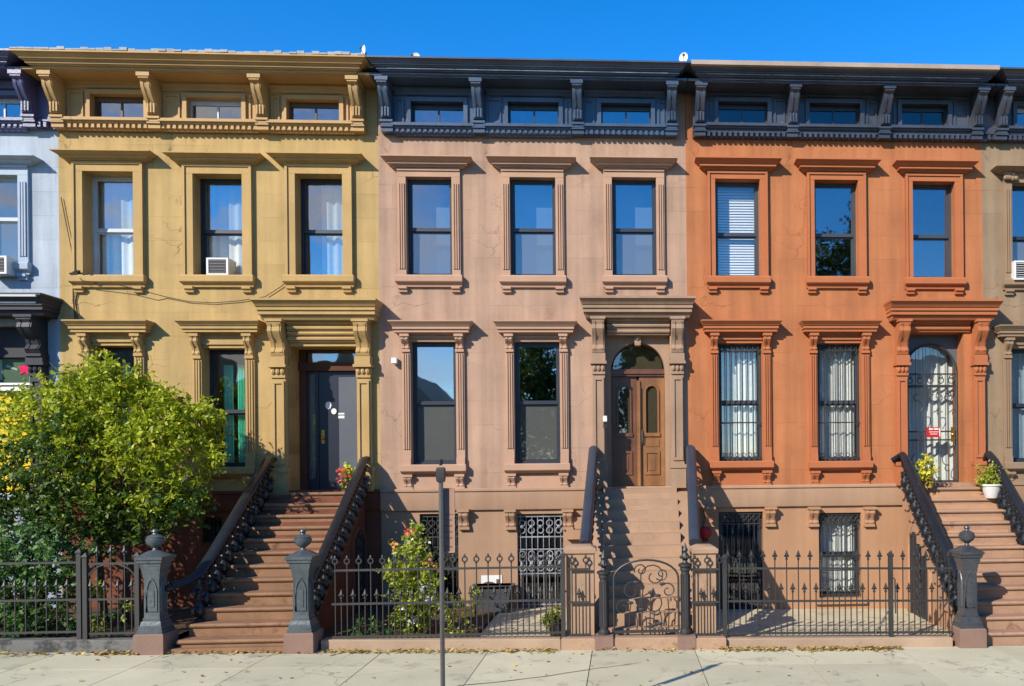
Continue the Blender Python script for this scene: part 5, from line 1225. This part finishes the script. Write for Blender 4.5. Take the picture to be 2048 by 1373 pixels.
o = upA[0]; drape('white sheer curtain in the yellow house upper window nearest the blue house', o[0]-.05, o[1]+.1, o[2]-.05, o[3]+.05, .42, M['white_cloth'], 'curtain', 6, 'white net curtains')
o = upA[2]; drape('half drawn white sheer curtain in the upper window above the yellow house door', o[0]+.3, o[1]+.1, o[2]-.05, o[3]+.05, .43, M['white_cloth'], 'curtain', 4, 'white net curtains')
o = upA[1]; drape('white sheer curtain above the air conditioner of the yellow house', o[0]-.05, o[1]+.1, o[2]+.1, o[3]+.05, .44, M['white_cloth'], 'curtain', 6, 'white net curtains')

lx, lz = P(1277, 729, .8)
hl = thing('ceiling_lamp', 'white bowl lamp hanging in the hall behind the fanlight of the wooden door', 'lamp', (lx, .8, lz))
part('lamp_shade', MB().lathe(lx, .8, [(.10,lz-.06),(.15,lz-.05),(.22,lz+.10),(.21,lz+.10),(.13,lz-.03)], 16), M['white_plastic'], hl)
part('chain', MB().tube([(lx,.8,lz),(lx,.8,lz+1.2)], .01, 5), M['brass'], hl)
# loose cable along the yellow front
cp = [(122,395),(133,450),(143,500),(148,545),(165,562),(200,566),(240,571),(290,583),(330,594),(380,604),(430,606),(480,602),(530,594),(560,575),(578,560)]
q = MB(); pts = [(PX(a,b,-.16 if 150 < a < 300 else -.03), -.16 if 150 < a < 300 else -.03, PZ(a,b,-.16 if 150 < a < 300 else -.03)) for a, b in cp]; q.tube(pts, .007, 5)
for k in range(26):
    t = random.random()**1.4; x0_ = PX(142+60*t, 540+22*t, -.1); z0_ = PZ(142+60*t, 545+16*t, -.1); q.ball((x0_+random.uniform(-.05,.05), -.10, z0_+random.uniform(-.06,.06)), .028, 6, 4, (1.3,1,.8))
for dx in (0,.02,.05): q.tube([(PX(147,550,-.05)+dx,-.07,PZ(147,550,-.05)),(PX(146,600,-.03)+dx*.6,-.03,PZ(146,600,-.03)),(PX(150,650,-.03)+dx,-.03,PZ(150,640,-.03))], .006, 5)
solo('cable', q, M['wire'], 'loose dark cable bundled at a window sill and draped across the yellow front', 'cable', (pts[3][0], 0, pts[3][2]))

# sign pole on the pavement
yS = -7.42; xS = PX(885,1300,yS); zS = zg(xS)
pl = thing('sign_pole', 'thin steel street pole with brown sign back on the pavement', 'street sign', (xS, yS, zS))
zt = PZ(877,958,yS)
q = MB(); q.tube([(xS,yS,zS-.1),(xS,yS,zt)], .021, 10); part('pole', q, M['steel'], pl)
q = MB(); q.sq(xS, yS, [(.03,zt-.03),(.036,zt),(.036,zt+.09),(.025,zt+.105)]).lathe(xS, yS, [(.012,zt+.12),(.02,zt+.14),(.025,zt+.17),(.01,zt+.18)], 8); part('cap', q, M['black_iron'], pl)
def plate(xa, xb, za, zb_, y):
    q = MB(); q.box(xa, xb, y, y+.005, za, zb_); return q
xb0, xb1 = xS+.01, PX(906,1050,yS+.05)
sgn_ = part('sign_plate', plate(xb0, xb1+.01, PZ(890,1105,yS), PZ(890,1031,yS), yS+.045), M['sign_back'], pl, sharp=None)
part('rim', MB().box(xb1+.01, xb1+.018, yS+.035, yS+.055, PZ(890,1106,yS), PZ(890,978,yS)).box(xb0, xb1+.01, yS+.035, yS+.055, PZ(890,1107,yS), PZ(890,1104.5,yS)), M['kerb'], sgn_, sharp=None)
part('sign_plate', plate(xb0, xb1+.01, PZ(890,1030,yS), PZ(890,977,yS), yS+.045), M['sign_back'], pl, sharp=None)
q = MB()
for py in (1040,1052,1064,1076,1094): q.box(xb0+.02, xb1-.01, yS+.040, yS+.0445, PZ(890,py+1.5,yS), PZ(890,py,yS))
part('band', q, M['party'], sgn_, sharp=None)

# ================================================================== ACROSS THE STREET (mirrored in the panes, plus terraces added to cut sky light)
def far_tree(label, x, y, h, w):
    t = thing('street_tree', label, 'tree', (x, y, zg(x)), 'trees across the street')
    bl = [(x+random.uniform(-.5,.5)*w, y+random.uniform(-.4,.4)*w, h*(.45+.42*k/6), w*random.uniform(.4,.6)*(1.15-.1*k), w*.5, h*.17, 1) for k in range(7)]
    lp, tc_ = clumps(bl, 16, 190, .8, .25); put('crown', leaf_mesh(leaf_arrays(lp, .2, .6), OFF[t]), M['leaf_far'], t)
    q = MB(); q.tube([(x,y,-.3),(x+.1,y,h*.25),(x,y,h*.45)], [.25,.2,.15], 8); limbs(q, (x,y,h*.42), [tuple(p) for p in tc_[rng.choice(len(tc_), 12)]], .1, .3); part('trunk', q, M['bark'], t)
far_tree('leafy tree across the street mirrored in the middle parlour pane', -3.6, -34, 10.5, 4.2)
far_tree('tall tree across the street mirrored in the orange upper pane', 13.0, -34, 18.5, 3.4)
far_tree('broad tree across the street mirrored in the door glass', 1.6, -32, 10.5, 4.4)
q = MB(); q.polyy([(-26,-.5),(-8.6,-.5),(-8.6,4.6),(-13.6,9.0),(-20,9.0),(-26,4.6)], -46, -33.5)
b_ = thing('far_house', 'shaded gable house across the street mirrored in the parlour pane', 'house', (-16, -40, 0)); part('wall', q, M['far_brick'], b_, sharp=None)
q = MB(); q.box(-18.6, -17.9, -40, -39.2, 8.0, 10.4); part('chimney', q, M['far_brick'], b_, sharp=None)
for xa, xb, h_, lb in ((-60,-27.5,10.5,'long brick terrace unseen behind the viewer, added to block sky light at the left'),(15,60,9.5,'long brick terrace unseen behind the viewer, added to block sky light at the right')):
    ho = thing('far_house', lb, 'house', ((xa+xb)/2, -40, 0))  # unseen terrace, added to darken the low sky facing the fronts
    q2 = MB(); q2.box(xa, xb, -46, -37, -.5, h_); q2.mould(xa, xb, [(0,h_-.6),(.3,h_-.4),(.4,h_),(.2,h_+.2)], ex=0); part('wall', MB().box(xa, xb, -46, -37, -.5, h_), M['far_brick'], ho, sharp=None)
    q2 = MB()
    for k in range(int((xb-xa)/2.6)):
        for z in (1.2, 4.4, 7.2): q2.box(xa+.8+2.6*k, xa+1.9+2.6*k, -37.02, -36.97, z, z+1.7)
    part('window', q2, M['glass_dark'], ho, sharp=None)
q = MB()
for k in range(4):
    for z in (1.0, 4.0): q.box(-23+4*k, -21.6+4*k, -33.52, -33.48, z, z+1.7)
part('window', q, M['glass_dark'], b_, sharp=None)

# ================================================================== LIGHT, SKY, CAMERA
d = Vector((.85, 1, -.79)).normalized(); elev = math.asin(-d.z)
sun = bpy.data.lights.new('sun', 'SUN'); sun.energy = 4.85; sun.angle = R(.5); sun.color = (1, .93, .82)
so = bpy.data.objects.new('sun', sun); C.objects.link(so); so.location = (-20, -24, 17); so.rotation_euler = d.to_track_quat('-Z', 'Y').to_euler()
w = bpy.data.worlds.new('World'); scene.world = w; w.use_nodes = True; nt = w.node_tree; nt.nodes.clear()
sky = nt.nodes.new('ShaderNodeTexSky'); sky.sky_type = 'NISHITA'; sky.sun_disc = False; sky.sun_elevation = elev; sky.sun_rotation = math.atan2(-d.x, -d.y)
sky.altitude = 0; sky.air_density = 1.0; sky.dust_density = .0; sky.ozone_density = 4.0
hs = nt.nodes.new('ShaderNodeHueSaturation'); hs.inputs['Saturation'].default_value = 1.36; hs.inputs['Value'].default_value = 1.36; hs.inputs['Hue'].default_value = .506
bg = nt.nodes.new('ShaderNodeBackground'); bg.inputs[1].default_value = .138; ow = nt.nodes.new('ShaderNodeOutputWorld')
nt.links.new(sky.outputs[0], hs.inputs['Color'])
def W(t, **kw):
    n = nt.nodes.new(t)
    for k, v in kw.items(): setattr(n, k, v)
    return n
tc = W('ShaderNodeTexCoord'); sx = W('ShaderNodeSeparateXYZ'); nt.links.new(tc.outputs['Generated'], sx.inputs[0])
def ramp(sock, a, b, c=0.0, e=1.0):
    m = W('ShaderNodeMapRange'); m.inputs[1].default_value = a; m.inputs[2].default_value = b; m.inputs[3].default_value = c; m.inputs[4].default_value = e; nt.links.new(sock, m.inputs[0]); return m.outputs[0]
def mulw(a, b):
    m = W('ShaderNodeMath', operation='MULTIPLY'); nt.links.new(a, m.inputs[0]); nt.links.new(b, m.inputs[1]); return m.outputs[0]
nz = W('ShaderNodeTexNoise'); nz.inputs['Scale'].default_value = 5.5; nz.inputs['Detail'].default_value = 8; nz.inputs['Roughness'].default_value = .58
mpw = W('ShaderNodeMapping'); mpw.inputs['Scale'].default_value = (1, 1, 1.9); nt.links.new(tc.outputs['Generated'], mpw.inputs[0]); nt.links.new(mpw.outputs[0], nz.inputs['Vector'])
# broken white cloud stands in the sky behind the viewer, over the left end of the street
cm = mulw(mulw(ramp(nz.outputs[0], .44, .60), ramp(sx.outputs[0], -.12, -.36)), mulw(ramp(sx.outputs[1], -.15, -.4), ramp(sx.outputs[2], .0, .06)))
mxw = W('ShaderNodeMix', data_type='RGBA'); nt.links.new(cm, mxw.inputs[0]); nt.links.new(hs.outputs[0], mxw.inputs[6]); mxw.inputs[7].default_value = (5.6, 5.2, 4.9, 1)
nt.links.new(mxw.outputs[2], bg.inputs[0]); nt.links.new(bg.outputs[0], ow.inputs[0])
cam = bpy.data.cameras.new('camera'); co = bpy.data.objects.new('camera', cam); C.objects.link(co); scene.camera = co
co.location = (0, -DCAM, HCAM); co.rotation_euler = (math.pi/2, ROLL, YAW)
cam.sensor_width = 36; cam.sensor_fit = 'HORIZONTAL'; cam.lens = 36*F/2048
cam.shift_x = (1024-CX)/2048; cam.shift_y = (CY-686.5)/2048; cam.clip_end = 2000
scene.view_settings.view_transform = 'Standard'; scene.view_settings.look = 'None'; scene.view_settings.gamma = 1; scene.view_settings.exposure = 0.45
scene.cycles.caustics_reflective = False; scene.cycles.caustics_refractive = False
scene.cycles.max_bounces = 8; scene.cycles.transparent_max_bounces = 12
